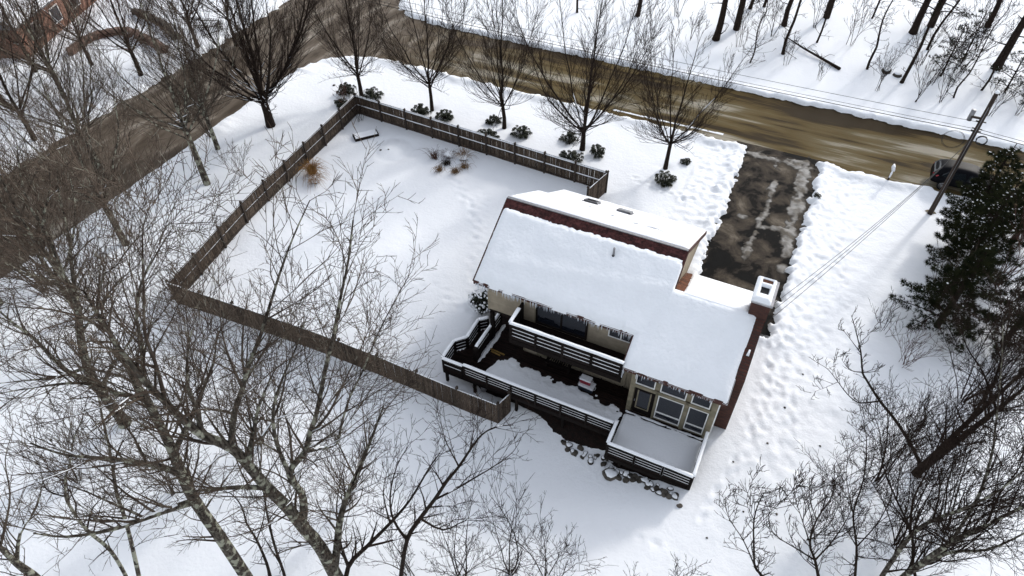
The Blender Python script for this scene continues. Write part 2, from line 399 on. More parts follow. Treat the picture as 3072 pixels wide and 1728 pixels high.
def snow_ground_mat():
    m = bpy.data.materials.new('snow_ground'); m.use_nodes = True
    nt = m.node_tree; b = nt.nodes['Principled BSDF']; b.inputs['Roughness'].default_value = .75; b.inputs['Specular IOR Level'].default_value = .15
    at = nt.nodes.new('ShaderNodeAttribute'); at.attribute_name = 'dirt'
    geo = nt.nodes.new('ShaderNodeNewGeometry')
    n = nt.nodes.new('ShaderNodeTexNoise'); n.inputs['Scale'].default_value = 3.5; n.inputs['Detail'].default_value = 8
    nt.links.new(geo.outputs['Position'], n.inputs['Vector'])
    mu = nt.nodes.new('ShaderNodeMath'); mu.operation = 'MULTIPLY_ADD'; mu.inputs[1].default_value = .9; mu.inputs[2].default_value = -.45
    nt.links.new(n.outputs['Fac'], mu.inputs[0])
    ad = nt.nodes.new('ShaderNodeMath'); ad.operation = 'ADD'; ad.use_clamp = True
    nt.links.new(mu.outputs[0], ad.inputs[0]); nt.links.new(at.outputs['Fac'], ad.inputs[1])
    mg = nt.nodes.new('ShaderNodeMath'); mg.operation = 'MULTIPLY'; mg.use_clamp = True
    nt.links.new(ad.outputs[0], mg.inputs[0]); nt.links.new(at.outputs['Fac'], mg.inputs[1])
    r = nt.nodes.new('ShaderNodeValToRGB'); e = r.color_ramp.elements
    e[0].position = 0; e[0].color = (.86, .88, .91, 1); e[1].position = .9; e[1].color = (.17, .15, .125, 1)
    k = e.new(.35); k.color = (.66, .66, .66, 1)
    nt.links.new(mg.outputs[0], r.inputs['Fac']); nt.links.new(r.outputs['Color'], b.inputs['Base Color'])
    n2 = nt.nodes.new('ShaderNodeTexNoise'); n2.inputs['Scale'].default_value = 5; n2.inputs['Detail'].default_value = 10; n2.inputs['Roughness'].default_value = .65
    nt.links.new(geo.outputs['Position'], n2.inputs['Vector'])
    bp = nt.nodes.new('ShaderNodeBump'); bp.inputs['Strength'].default_value = .55; bp.inputs['Distance'].default_value = .07
    nt.links.new(n2.outputs['Fac'], bp.inputs['Height']); nt.links.new(bp.outputs['Normal'], b.inputs['Normal'])
    return m
gm = np_mesh('ground', np.stack([XX, YY, ZZ], -1).reshape(-1, 3), quads, snow_ground_mat(), True)
_dr = road_sd(XX, YY); _dd = drive_sd(XX, YY)
dirt = .9 * np.exp(-np.maximum(_dr + .1, 0) / .28) * (.4 + .8 * fbm(XX, YY, .8, 50)) + .75 * np.exp(-np.maximum(_dd + .1, 0) / .16)
dirt = np.maximum(dirt, sst(-.6, .6, -rect_sd(XX, YY, -.3, 9.2, -7.0, 1.0)) * .95)
dirt = np.maximum(dirt, sst(-.5, .5, -rect_sd(XX, YY, 9.6, 13.3, -8.3, -4.0)) * .95)
att = gm.attributes.new('dirt', 'FLOAT', 'POINT'); att.data.foreach_set('value', np.clip(dirt, 0, 1).astype(np.float32).ravel())
ground = link('ground', gm); tag(ground, kind='structure')
def zs(x, y): return float(snow_h(x, y))
def zg(x, y): return float(gh(x, y))

# ------------------------------------------------------------------ road and driveway
def road_mat():
    m = bpy.data.materials.new('wet_sanded_road'); m.use_nodes = True
    nt = m.node_tree; b = nt.nodes['Principled BSDF']
    geo = nt.nodes.new('ShaderNodeNewGeometry'); sp = nt.nodes.new('ShaderNodeSeparateXYZ'); nt.links.new(geo.outputs['Position'], sp.inputs[0])
    mp = nt.nodes.new('ShaderNodeMapping'); mp.inputs['Scale'].default_value = (.07, .36, 1); nt.links.new(geo.outputs['Position'], mp.inputs['Vector'])
    n = nt.nodes.new('ShaderNodeTexNoise'); n.inputs['Scale'].default_value = 1.5; n.inputs['Detail'].default_value = 5; n.inputs['Distortion'].default_value = .3
    nt.links.new(mp.outputs[0], n.inputs['Vector'])
    r = nt.nodes.new('ShaderNodeValToRGB'); e = r.color_ramp.elements
    e[0].position = .36; e[0].color = (.030, .019, .007, 1); e[1].position = .64; e[1].color = (.30, .27, .21, 1)
    k = e.new(.45); k.color = (.095, .064, .020, 1); k = e.new(.55); k.color = (.125, .098, .050, 1)
    mpf = nt.nodes.new('ShaderNodeMapping'); mpf.inputs['Scale'].default_value = (.10, 1.9, 1); nt.links.new(geo.outputs['Position'], mpf.inputs['Vector'])
    nf = nt.nodes.new('ShaderNodeTexNoise'); nf.inputs['Scale'].default_value = 1.2; nf.inputs['Detail'].default_value = 9; nf.inputs['Roughness'].default_value = .7
    nt.links.new(mpf.outputs[0], nf.inputs['Vector'])
    mf = nt.nodes.new('ShaderNodeMath'); mf.operation = 'MULTIPLY_ADD'; mf.inputs[1].default_value = .45; mf.inputs[2].default_value = -.225
    nt.links.new(nf.outputs['Fac'], mf.inputs[0])
    af = nt.nodes.new('ShaderNodeMath'); af.operation = 'ADD'; nt.links.new(n.outputs['Fac'], af.inputs[0]); nt.links.new(mf.outputs[0], af.inputs[1])
    # the far lane edge stays dark and wet
    fe = nt.nodes.new('ShaderNodeMapRange'); fe.inputs['From Min'].default_value = 26.6; fe.inputs['From Max'].default_value = 28.4; fe.inputs['To Max'].default_value = .16
    nt.links.new(sp.outputs['Y'], fe.inputs['Value'])
    sbn = nt.nodes.new('ShaderNodeMath'); sbn.operation = 'SUBTRACT'; nt.links.new(af.outputs[0], sbn.inputs[0]); nt.links.new(fe.outputs[0], sbn.inputs[1])
    nt.links.new(sbn.outputs[0], r.inputs['Fac'])
    # towards the crossroads the sand gives way to grey salted asphalt
    mr = nt.nodes.new('ShaderNodeMapRange'); mr.inputs['From Min'].default_value = -8; mr.inputs['From Max'].default_value = -26
    nt.links.new(sp.outputs['X'], mr.inputs['Value'])
    mp3 = nt.nodes.new('ShaderNodeMapping'); mp3.inputs['Scale'].default_value = (.5, .11, 1); nt.links.new(geo.outputs['Position'], mp3.inputs['Vector'])
    n3 = nt.nodes.new('ShaderNodeTexNoise'); n3.inputs['Scale'].default_value = 1.6; n3.inputs['Detail'].default_value = 8; n3.inputs['Roughness'].default_value = .62; n3.inputs['Distortion'].default_value = .4
    nt.links.new(mp3.outputs[0], n3.inputs['Vector'])
    r3 = nt.nodes.new('ShaderNodeValToRGB'); e = r3.color_ramp.elements
    e[0].position = .36; e[0].color = (.060, .045, .032, 1); e[1].position = .70; e[1].color = (.30, .265, .22, 1)
    k = e.new(.54); k.color = (.125, .100, .076, 1)
    nt.links.new(n3.outputs['Fac'], r3.inputs['Fac'])
    mx = nt.nodes.new('ShaderNodeMix'); mx.data_type = 'RGBA'
    nt.links.new(mr.outputs[0], mx.inputs['Factor']); nt.links.new(r.outputs['Color'], mx.inputs['A']); nt.links.new(r3.outputs['Color'], mx.inputs['B'])
    n4 = nt.nodes.new('ShaderNodeTexNoise'); n4.inputs['Scale'].default_value = 35; n4.inputs['Detail'].default_value = 3
    nt.links.new(geo.outputs['Position'], n4.inputs['Vector'])
    mg = nt.nodes.new('ShaderNodeMix'); mg.data_type = 'RGBA'; mg.blend_type = 'OVERLAY'; mg.inputs['Factor'].default_value = .5
    nt.links.new(mx.outputs['Result'], mg.inputs['A']); nt.links.new(n4.outputs['Color'], mg.inputs['B'])
    hs = nt.nodes.new('ShaderNodeHueSaturation'); hs.inputs['Saturation'].default_value = .95
    nt.links.new(mg.outputs['Result'], hs.inputs['Color']); nt.links.new(hs.outputs[0], b.inputs['Base Color'])
    rr = nt.nodes.new('ShaderNodeMapRange'); rr.inputs['To Min'].default_value = .55; rr.inputs['To Max'].default_value = .9; b.inputs['Specular IOR Level'].default_value = .06
    nt.links.new(n.outputs['Fac'], rr.inputs['Value']); nt.links.new(rr.outputs[0], b.inputs['Roughness'])
    return m
rv = [(-26, 18.5, .02), (200, 18.5, .02), (200, 31, .02), (-26, 31, .02), (-42, 18.5, .02), (-42, 31, .02), (-42, -60, .02), (-26, -60, .02), (-42, 90, .02), (-26, 90, .02)]
road = link('road', mesh_from('road', rv, [(0, 1, 2, 3), (4, 0, 3, 5), (6, 7, 0, 4), (5, 3, 9, 8)], road_mat())); tag(road, kind='structure')
def drive_mat():
    m = bpy.data.materials.new('wet_asphalt'); m.use_nodes = True
    nt = m.node_tree; b = nt.nodes['Principled BSDF']
    geo = nt.nodes.new('ShaderNodeNewGeometry')
    n = nt.nodes.new('ShaderNodeTexNoise'); n.inputs['Scale'].default_value = .50; n.inputs['Detail'].default_value = 8; n.inputs['Roughness'].default_value = .6; n.inputs['Distortion'].default_value = .5
    nt.links.new(geo.outputs['Position'], n.inputs['Vector'])
    r = nt.nodes.new('ShaderNodeValToRGB'); e = r.color_ramp.elements
    e[0].position = .40; e[0].color = (.004, .004, .004, 1); e[1].position = .70; e[1].color = (.17, .145, .115, 1)
    k = e.new(.455); k.color = (.010, .009, .008, 1); k = e.new(.49); k.color = (.036, .030, .025, 1); k = e.new(.58); k.color = (.075, .062, .048, 1)
    nt.links.new(n.outputs['Fac'], r.inputs['Fac'])
    n4 = nt.nodes.new('ShaderNodeTexNoise'); n4.inputs['Scale'].default_value = 22; n4.inputs['Detail'].default_value = 5
    nt.links.new(geo.outputs['Position'], n4.inputs['Vector'])
    mg = nt.nodes.new('ShaderNodeMix'); mg.data_type = 'RGBA'; mg.blend_type = 'OVERLAY'; mg.inputs['Factor'].default_value = .7
    nt.links.new(r.outputs['Color'], mg.inputs['A']); nt.links.new(n4.outputs['Fac'], mg.inputs['B'])
    nt.links.new(mg.outputs['Result'], b.inputs['Base Color'])
    rr = nt.nodes.new('ShaderNodeMapRange'); rr.inputs['From Min'].default_value = .35; rr.inputs['From Max'].default_value = .65; rr.inputs['To Min'].default_value = .6; rr.inputs['To Max'].default_value = .95; b.inputs['Specular IOR Level'].default_value = .04
    nt.links.new(n.outputs['Fac'], rr.inputs['Value']); nt.links.new(rr.outputs[0], b.inputs['Roughness'])
    return m
driveway = link('driveway', mesh_from('driveway', [(9.2, 2.6, .03), (16.2, 2.6, .03), (16.2, 21.6, .03), (9.2, 21.6, .03)], [(0, 1, 2, 3)], drive_mat()))
tag(driveway, kind='structure')
def sheet(name, x0, x1, y0, y1, res, hfun, m, parent=None, keep=0.0, smooth=True):
    """a layer of snow: a height field cut where its thickness (hfun's 2nd value) falls below keep"""
    xs = np.arange(x0, x1 + res / 2, res); ys = np.arange(y0, y1 + res / 2, res)
    X, Y = np.meshgrid(xs, ys, indexing='ij'); Zb, T = hfun(X, Y)
    ok = T > keep
    i = np.arange(X.size).reshape(X.shape)
    q = np.stack([i[:-1, :-1], i[1:, :-1], i[1:, 1:], i[:-1, 1:]], -1)
    cell = ok[:-1, :-1] | ok[1:, :-1] | ok[1:, 1:] | ok[:-1, 1:]
    q = q[cell]
    used = np.unique(q); rem = np.full(X.size, -1); rem[used] = np.arange(len(used))
    V = np.stack([X, Y, Zb + np.maximum(T, -.03)], -1).reshape(-1, 3)[used]
    me = np_mesh(name, V, rem[q], m, smooth)
    me.attributes.new('thick', 'FLOAT', 'POINT').data.foreach_set('value', np.ascontiguousarray(T.reshape(-1)[used], np.float32))
    return link(name, me, parent)
SLUSH = mat('slush', (0.40, 0.39, 0.37), 0.85, 0.3, 1.3, 0.8, 14, color2=(0.13, 0.115, 0.095), spec=0.1, detail=9)
def _slush():
    nt = SLUSH.node_tree; b = nt.nodes['Principled BSDF']; src = b.inputs['Base Color'].links[0].from_socket
    at = nt.nodes.new('ShaderNodeAttribute'); at.attribute_name = 'thick'
    mr = nt.nodes.new('ShaderNodeMapRange'); mr.inputs['From Min'].default_value = .006; mr.inputs['From Max'].default_value = .028
    nt.links.new(at.outputs['Fac'], mr.inputs['Value'])
    mx = nt.nodes.new('ShaderNodeMix'); mx.data_type = 'RGBA'; mx.inputs['A'].default_value = (.055, .048, .040, 1)   # thin grey meltwater ice at the rims
    nt.links.new(mr.outputs[0], mx.inputs['Factor']); nt.links.new(src, mx.inputs['B']); nt.links.new(mx.outputs['Result'], b.inputs['Base Color'])
_slush()
def slush_h(X, Y):
    n = fbm(X, Y, 1.1, 61, 4) - .5; n2 = fbm(X, Y, 3.2, 71, 4) - .5
    t = np.full(X.shape, -.5)
    def strip(xc, w, y0, y1, k=1.0):
        return (w + n * .9 + n2 * .5) - np.abs(X - xc) - .6 * np.maximum(0, np.maximum(y0 - Y, Y - y1))
    # ridge between the wheel tracks, the strip along the right side, the bar across and the plough ridge at the road
    t = np.maximum(t, strip(12.75 - .02 * (Y - 12) + .25 * np.sin(Y * .5), .20, 8.6, 20))
    t = np.maximum(t, strip(14.75 - .03 * (Y - 14), .40, 10.2, 20.5))
    t = np.maximum(t, (.14 + n * .7 + n2 * .5) - np.abs(Y - 12.2 - .2 * (X - 13)) - .7 * np.maximum(0, np.maximum(13.0 - X, X - 14.9)))
    t = np.maximum(t, (.42 + n * 1.0 + n2 * .6) - np.abs(Y - 20.3) - .7 * np.maximum(0, np.maximum(10.9 - X, X - 15.0)))
    t = np.maximum(t, (.33 + n * .7) - np.hypot(X - 11.55, Y - 12.6)); t = np.maximum(t, (.36 + n * .8) - np.hypot(X - 14.95, Y - 8.6) * .8)
    return np.full(X.shape, .03), np.clip(t, -.05, 1) * .13 * (.8 + 1.4 * n2) + np.where(t > 0, .006, 0)
tag(sheet('driveway_slush', 10.2, 15.6, 7.0, 21.8, .075, slush_h, SLUSH), 'grey half-frozen slush ridges left on the driveway asphalt', 'slush', kind='stuff')
def edge_line_h(X, Y):
    n = fbm(X, Y, 2.0, 81, 3) - .5
    return np.full(X.shape, .02), np.where((np.abs(Y - 21.85 - .02 * X) < .10 + n * .16) & (n > -.18), .016, -.03)
tag(sheet('salt_line', -1.0, 8.0, 21.5, 22.4, .07, edge_line_h, SNOW), 'thin broken line of packed snow along the near road edge', 'snow line', kind='stuff')
SKEL = {
  'T1': (0.32, [[(1.24, -19.38, -1.47), (1.22, -19.42, 1.37), (1.19, -19.47, 3.88), (1.08, -19.68, 6.0), (0.99, -19.82, 7.67), (0.87, -20.05, 9.3), (0.79, -20.22, 11.08), (0.71, -20.37, 12.16), (0.51, -20.8, 13.36), (0.42, -21.02, 14.49), (0.38, -21.11, 15.24), (0.32, -21.25, 16.31), (0.3, -21.3, 17.44), (0.29, -21.32, 18.65)], [(1.08, -19.68, 6.0), (1.22, -19.43, 6.9), (1.31, -19.29, 7.97), (1.26, -19.36, 9.42), (1.67, -18.77, 10.2), (1.85, -18.51, 10.96), (2.12, -18.17, 11.89), (2.54, -17.67, 13.77), (2.87, -17.3, 15.07), (3.18, -16.98, 16.43), (3.52, -16.66, 17.79), (3.77, -16.43, 19.06)], [(1.67, -18.77, 10.2), (1.95, -18.39, 10.04), (2.29, -17.96, 9.95), (2.52, -17.69, 10.93), (2.85, -17.32, 12.15), (3.22, -16.95, 13.12), (3.72, -16.48, 14.62), (4.23, -16.06, 15.88), (4.65, -15.73, 16.83)], [(0.71, -20.37, 12.16), (0.95, -19.94, 13.48), (1.2, -19.5, 14.35), (1.4, -19.19, 15.08), (1.73, -18.72, 16.01), (1.99, -18.36, 16.84), (2.35, -17.92, 17.94), (2.73, -17.49, 18.96), (3.15, -17.05, 19.92)], [(1.85, -18.51, 10.96), (2.34, -17.92, 11.69), (2.81, -17.39, 12.91), (3.27, -16.92, 14.09), (3.64, -16.57, 15.12)], [(1.2, -19.5, 14.35), (1.22, -19.48, 15.61), (1.28, -19.37, 16.75), (1.44, -19.13, 17.83)], [(1.26, -19.36, 9.42), (1.29, -19.33, 11.27), (1.45, -19.07, 12.86), (1.81, -18.57, 14.11), (2.19, -18.08, 15.12), (2.52, -17.69, 16.15)], [(0.79, -20.22, 11.08), (1.06, -19.74, 12.27), (1.33, -19.29, 13.43), (1.79, -18.64, 14.65)], [(0.87, -20.05, 9.3), (0.58, -20.67, 10.16), (0.33, -21.28, 10.87), (0.12, -21.86, 11.54), (-0.01, -22.26, 12.04)], [(0.51, -20.8, 13.36), (0.6, -20.63, 14.4), (0.64, -20.53, 15.37), (0.77, -20.28, 16.28), (0.97, -19.91, 17.16)], [(0.38, -21.11, 15.24), (0.48, -20.88, 16.55), (0.55, -20.74, 17.7), (0.7, -20.44, 18.63), (0.87, -20.11, 19.68), (1.02, -19.83, 20.48), (1.22, -19.51, 21.04)], [(1.22, -19.42, 1.37), (1.47, -19.04, 2.95), (1.78, -18.6, 5.04), (2.16, -18.11, 6.62), (2.61, -17.59, 8.06), (3.13, -17.05, 9.82), (3.51, -16.67, 11.16)]]),
  'T2': (0.3, [[(-2.47, -21.08, -1.62), (-2.43, -20.97, 0.51), (-2.41, -20.91, 4.24), (-2.4, -20.9, 7.15), (-2.35, -20.76, 8.93), (-2.3, -20.63, 10.08), (-2.26, -20.53, 11.26), (-2.22, -20.43, 12.9), (-2.22, -20.44, 13.5), (-2.19, -20.36, 14.46), (-2.16, -20.29, 15.87), (-2.16, -20.28, 16.74), (-2.15, -20.26, 17.51)], [(-2.15, -20.26, 17.51), (-2.24, -20.48, 17.83), (-2.34, -20.74, 18.02), (-2.37, -20.84, 18.45), (-2.29, -20.63, 19.07), (-2.2, -20.4, 19.75), (-2.13, -20.23, 20.43)], [(-2.15, -20.26, 17.51), (-2.09, -20.12, 17.8), (-2.08, -20.1, 18.49), (-1.98, -19.87, 19.32), (-1.86, -19.6, 20.07), (-1.73, -19.34, 20.88)], [(-2.16, -20.28, 16.74), (-1.93, -19.76, 17.67), (-1.78, -19.45, 17.81), (-1.53, -18.97, 18.22), (-1.27, -18.51, 18.51), (-0.96, -18.0, 18.79), (-0.65, -17.53, 18.99)], [(-2.35, -20.76, 8.93), (-2.48, -21.14, 9.88), (-2.63, -21.62, 10.85), (-2.77, -22.1, 11.69), (-2.92, -22.78, 12.8), (-3.01, -23.21, 14.0)], [(-2.4, -20.9, 7.15), (-2.65, -21.72, 7.74), (-2.85, -22.48, 8.24), (-3.0, -23.26, 8.87), (-3.13, -24.15, 10.04), (-3.19, -24.62, 11.15)], [(-2.22, -20.44, 13.5), (-1.99, -19.9, 14.66), (-1.86, -19.63, 15.89), (-1.65, -19.2, 16.9), (-1.29, -18.55, 17.72), (-0.95, -18.0, 18.34)], [(-2.3, -20.63, 10.08), (-2.0, -19.95, 10.91), (-1.66, -19.25, 11.9), (-1.27, -18.56, 13.03), (-1.03, -18.16, 14.18)], [(-2.16, -20.29, 15.87), (-2.27, -20.55, 16.64), (-2.43, -21.01, 17.4), (-2.59, -21.51, 17.94), (-2.71, -21.9, 18.61)], [(-2.22, -20.43, 12.9), (-2.41, -20.94, 13.78), (-2.57, -21.43, 14.77), (-2.78, -22.23, 15.48), (-2.94, -22.95, 16.0)]]),
  'T3': (0.3, [[(-14.81, -16.98, -1.25), (-14.83, -17.02, 0.05), (-14.82, -17.01, 1.55), (-14.77, -16.87, 3.45), (-14.58, -16.34, 5.49), (-14.37, -15.8, 7.05), (-14.31, -15.65, 8.76), (-14.35, -15.76, 10.47), (-14.36, -15.78, 11.38), (-14.34, -15.74, 12.2), (-14.3, -15.62, 13.54), (-14.27, -15.56, 14.62)], [(-14.83, -17.02, 0.05), (-14.88, -17.18, 2.41), (-15.03, -17.65, 3.99), (-15.09, -17.85, 6.45), (-15.16, -18.1, 7.74), (-15.23, -18.32, 9.4)], [(-14.37, -15.8, 7.05), (-14.12, -15.2, 9.06), (-13.88, -14.67, 10.68), (-13.72, -14.32, 12.3), (-13.44, -13.74, 14.01)], [(-14.35, -15.76, 10.47), (-14.07, -15.09, 11.86), (-13.74, -14.37, 13.02), (-13.5, -13.86, 14.54)], [(-14.77, -16.87, 3.45), (-15.11, -17.98, 3.78), (-15.37, -18.96, 4.56), (-15.58, -19.88, 5.32)], [(-14.34, -15.74, 12.2), (-14.0, -14.93, 13.32), (-13.62, -14.11, 14.2), (-13.23, -13.34, 14.46), (-12.89, -12.7, 14.41), (-12.37, -11.81, 14.42)], [(-14.58, -16.34, 5.49), (-14.15, -15.31, 6.3), (-13.6, -14.12, 7.24), (-13.01, -12.99, 7.8)], [(-14.31, -15.65, 8.76), (-14.18, -15.33, 10.72), (-14.16, -15.28, 12.5), (-14.02, -14.97, 13.99), (-13.81, -14.5, 15.31)], [(-14.82, -17.01, 1.55), (-14.41, -15.93, 2.83), (-13.84, -14.66, 3.82), (-13.35, -13.65, 5.03)]]),
  'T4': (0.24, [[(-11.28, -24.95, -1.97), (-11.27, -24.83, -0.24), (-11.27, -24.84, 1.14), (-11.26, -24.77, 2.58), (-11.26, -24.73, 4.11), (-11.25, -24.55, 5.76)], [(-11.26, -24.77, 2.58), (-11.18, -23.94, 3.56), (-11.08, -23.22, 4.64), (-10.97, -22.55, 6.27), (-10.8, -21.7, 7.31)], [(-11.27, -24.84, 1.14), (-11.18, -23.99, 2.42), (-11.03, -22.95, 3.05), (-10.86, -22.06, 4.25)]]),
  'T5': (0.11, [[(-7.28, -23.28, -1.82), (-7.19, -22.82, -0.42), (-6.98, -21.92, 2.96), (-6.87, -21.46, 5.04), (-6.75, -21.03, 6.43), (-6.64, -20.66, 7.71), (-6.56, -20.41, 8.69), (-6.43, -20.03, 10.07), (-6.3, -19.65, 11.37), (-6.15, -19.26, 12.79)], [(-6.75, -21.03, 6.43), (-6.49, -20.23, 7.42), (-6.19, -19.42, 7.63), (-5.87, -18.64, 8.14)], [(-6.56, -20.41, 8.69), (-6.34, -19.76, 8.89), (-6.13, -19.23, 9.38)], [(-6.98, -21.92, 2.96), (-6.83, -21.31, 3.08), (-6.55, -20.44, 3.52)]]),
  'T6': (0.1, [[(-7.81, -23.37, -1.82), (-7.76, -23.06, -0.48), (-7.71, -22.8, 1.72), (-7.72, -22.87, 3.75), (-7.69, -22.72, 5.49), (-7.67, -22.59, 6.07), (-7.6, -22.26, 6.85), (-7.5, -21.81, 7.42), (-7.35, -21.24, 8.37), (-7.19, -20.7, 8.96), (-7.04, -20.21, 9.68)], [(-7.67, -22.59, 6.07), (-7.72, -22.86, 7.03), (-7.65, -22.52, 8.2), (-7.6, -22.26, 9.19)], [(-7.72, -22.87, 3.75), (-7.58, -22.19, 4.63), (-7.41, -21.5, 4.67)], [(-7.35, -21.24, 8.37), (-7.33, -21.17, 9.31), (-7.41, -21.48, 10.1)]]),
  'T7': (0.08, [[(-1.74, -19.97, -1.52), (-1.69, -19.86, -0.77), (-1.6, -19.66, 1.53), (-1.47, -19.4, 3.65), (-1.34, -19.15, 5.28), (-1.17, -18.83, 7.2), (-1.02, -18.56, 8.75), (-0.85, -18.27, 10.15)], [(-1.47, -19.4, 3.65), (-1.07, -18.67, 4.4), (-0.67, -18.03, 5.79)]]),
  'T8': (0.08, [[(-2.35, -20.24, -1.54), (-2.26, -20.03, -0.06), (-2.2, -19.89, 2.09), (-2.19, -19.88, 3.62), (-2.12, -19.73, 4.85), (-2.17, -19.82, 6.05), (-2.32, -20.2, 6.83)], [(-2.2, -19.89, 2.09), (-1.94, -19.35, 3.14), (-1.67, -18.83, 4.75), (-1.34, -18.26, 6.42)]]),
  'C1': (0.12, [[(3.36, -18.41, -1.39), (3.6, -18.14, 0.56), (4.04, -17.7, 3.62), (4.54, -17.24, 5.08), (5.05, -16.82, 6.27), (5.48, -16.49, 7.42), (5.9, -16.21, 8.36), (6.27, -15.97, 9.36), (6.65, -15.75, 10.26), (7.09, -15.51, 10.7), (7.59, -15.27, 10.79)], [(5.05, -16.82, 6.27), (5.76, -16.32, 6.85), (6.41, -15.91, 7.55), (6.95, -15.61, 8.18), (7.59, -15.3, 9.18), (7.9, -15.16, 10.35)], [(5.9, -16.21, 8.36), (5.64, -16.39, 9.97), (5.55, -16.46, 11.4)], [(4.04, -17.7, 3.62), (3.84, -17.91, 5.58), (3.91, -17.83, 7.33), (4.25, -17.5, 9.16), (4.7, -17.11, 10.37)], [(4.54, -17.24, 5.08), (5.16, -16.74, 3.68), (5.96, -16.2, 4.24), (6.88, -15.68, 4.37)], [(6.27, -15.97, 9.36), (6.41, -15.88, 10.58), (6.41, -15.89, 11.55)]]),
  'C2': (0.13, [[(1.19, -19.56, -1.49), (1.6, -18.95, 1.22), (2.19, -18.18, 2.19), (2.97, -17.32, 3.4), (3.69, -16.65, 4.8), (4.46, -16.02, 6.96), (4.81, -15.75, 7.76)], [(2.19, -18.18, 2.19), (2.93, -17.37, 1.88), (3.89, -16.49, 2.01), (4.94, -15.71, 2.4), (6.03, -15.05, 2.28)], [(1.6, -18.95, 1.22), (1.68, -18.82, 4.24), (2.12, -18.25, 6.32), (2.65, -17.63, 8.16), (3.03, -17.22, 9.37)], [(2.97, -17.32, 3.4), (3.02, -17.27, 5.88), (3.33, -16.96, 7.61)]]),
  'R1': (0.24, [[(23.33, -3.14, 0.1), (23.45, -3.19, 2.62), (23.55, -3.24, 4.65), (23.74, -3.32, 7.08), (23.83, -3.37, 8.7), (23.95, -3.42, 10.27)], [(23.33, -3.14, 0.1), (23.75, -3.33, 3.86), (24.0, -3.45, 6.22), (24.18, -3.54, 7.95), (24.31, -3.6, 9.27)], [(24.0, -3.45, 6.22), (22.92, -2.99, 7.56), (21.96, -2.63, 8.36), (21.26, -2.4, 9.42)], [(23.55, -3.24, 4.65), (23.38, -3.16, 7.34), (22.72, -2.89, 9.85), (22.19, -2.68, 11.28)]]),
  'R1b': (0.1, [[(23.55, -2.78, 0.1), (22.58, -2.39, 1.11), (21.57, -2.04, 1.98), (20.63, -1.75, 2.6), (19.71, -1.5, 3.45), (19.41, -1.42, 3.79), (18.96, -1.32, 4.86), (18.69, -1.25, 5.37), (18.25, -1.16, 6.14), (17.87, -1.09, 6.78)], [(20.63, -1.75, 2.6), (20.21, -1.62, 2.04), (19.85, -1.53, 1.75), (19.28, -1.38, 1.96), (18.71, -1.25, 2.41), (18.1, -1.13, 2.89), (17.63, -1.05, 3.02), (17.19, -0.97, 3.09)], [(19.41, -1.42, 3.79), (18.9, -1.3, 3.54), (18.26, -1.17, 4.07)], [(19.41, -1.42, 3.79), (19.77, -1.52, 4.15), (19.93, -1.56, 4.55)], [(18.69, -1.25, 5.37), (18.87, -1.3, 6.24), (18.95, -1.32, 7.21)], [(18.96, -1.32, 4.86), (18.17, -1.15, 5.5), (17.76, -1.08, 5.81)], [(18.71, -1.25, 2.41), (18.28, -1.16, 1.51), (17.84, -1.08, 0.72)], [(18.71, -1.25, 2.41), (18.14, -1.14, 3.46), (18.22, -1.16, 4.17)]]),
  'R2': (0.22, [[(22.85, -9.32, 0.1), (22.78, -9.29, 1.1), (23.01, -9.42, 4.74), (23.3, -9.6, 6.89), (23.55, -9.75, 8.82), (23.7, -9.85, 10.59)], [(22.78, -9.29, 1.1), (23.14, -9.5, 4.15), (23.74, -9.89, 5.87), (24.01, -10.07, 7.82), (24.16, -10.18, 9.6)], [(23.01, -9.42, 4.74), (22.68, -9.24, 7.58), (22.25, -9.01, 9.49), (21.86, -8.81, 10.7), (20.92, -8.4, 13.22), (20.21, -8.12, 14.9)], [(23.3, -9.6, 6.89), (22.96, -9.4, 8.57), (22.84, -9.33, 10.12), (22.52, -9.15, 11.05)]]),
  'R3': (0.13, [[(22.2, -9.63, 0.1), (22.02, -9.53, 0.82), (21.82, -9.42, 4.23), (21.97, -9.5, 5.9), (22.31, -9.69, 7.37), (22.62, -9.87, 9.31), (22.65, -9.89, 10.88)], [(21.82, -9.42, 4.23), (21.18, -9.12, 6.12), (20.93, -9.01, 8.19), (20.63, -8.88, 9.96), (20.56, -8.85, 11.81)], [(21.97, -9.5, 5.9), (21.49, -9.27, 7.63), (20.7, -8.92, 9.01), (20.09, -8.68, 9.73)]]),
  'R4': (0.08, [[(17.8, -11.85, 0.07), (17.43, -11.74, 0.91), (17.05, -11.64, 1.24), (16.71, -11.55, 2.38), (16.19, -11.44, 4.4), (16.05, -11.41, 5.88), (16.08, -11.42, 6.7)], [(17.05, -11.64, 1.24), (16.19, -11.46, 2.63), (15.42, -11.33, 3.51), (14.89, -11.27, 4.65)], [(16.19, -11.46, 2.63), (16.55, -11.54, 5.46), (16.78, -11.6, 7.32), (16.91, -11.63, 8.09)], [(16.19, -11.44, 4.4), (15.64, -11.35, 5.42), (15.49, -11.32, 7.3)]]),
  'R5': (0.09, [[(20.0, -10.97, 0.09), (19.55, -10.79, 1.03), (19.14, -10.63, 1.87), (18.67, -10.46, 2.68), (18.41, -10.38, 4.37), (18.4, -10.37, 6.01), (18.28, -10.33, 7.11)], [(19.14, -10.63, 1.87), (18.26, -10.34, 1.71), (17.4, -10.11, 1.71), (16.81, -9.97, 2.8)], [(18.67, -10.46, 2.68), (17.82, -10.21, 4.12), (17.27, -10.07, 5.07)], [(18.41, -10.38, 4.37), (17.87, -10.21, 5.28), (17.82, -10.2, 6.26)], [(19.14, -10.63, 1.87), (19.22, -10.66, 3.92), (19.13, -10.63, 6.03), (18.86, -10.53, 7.17)]]),
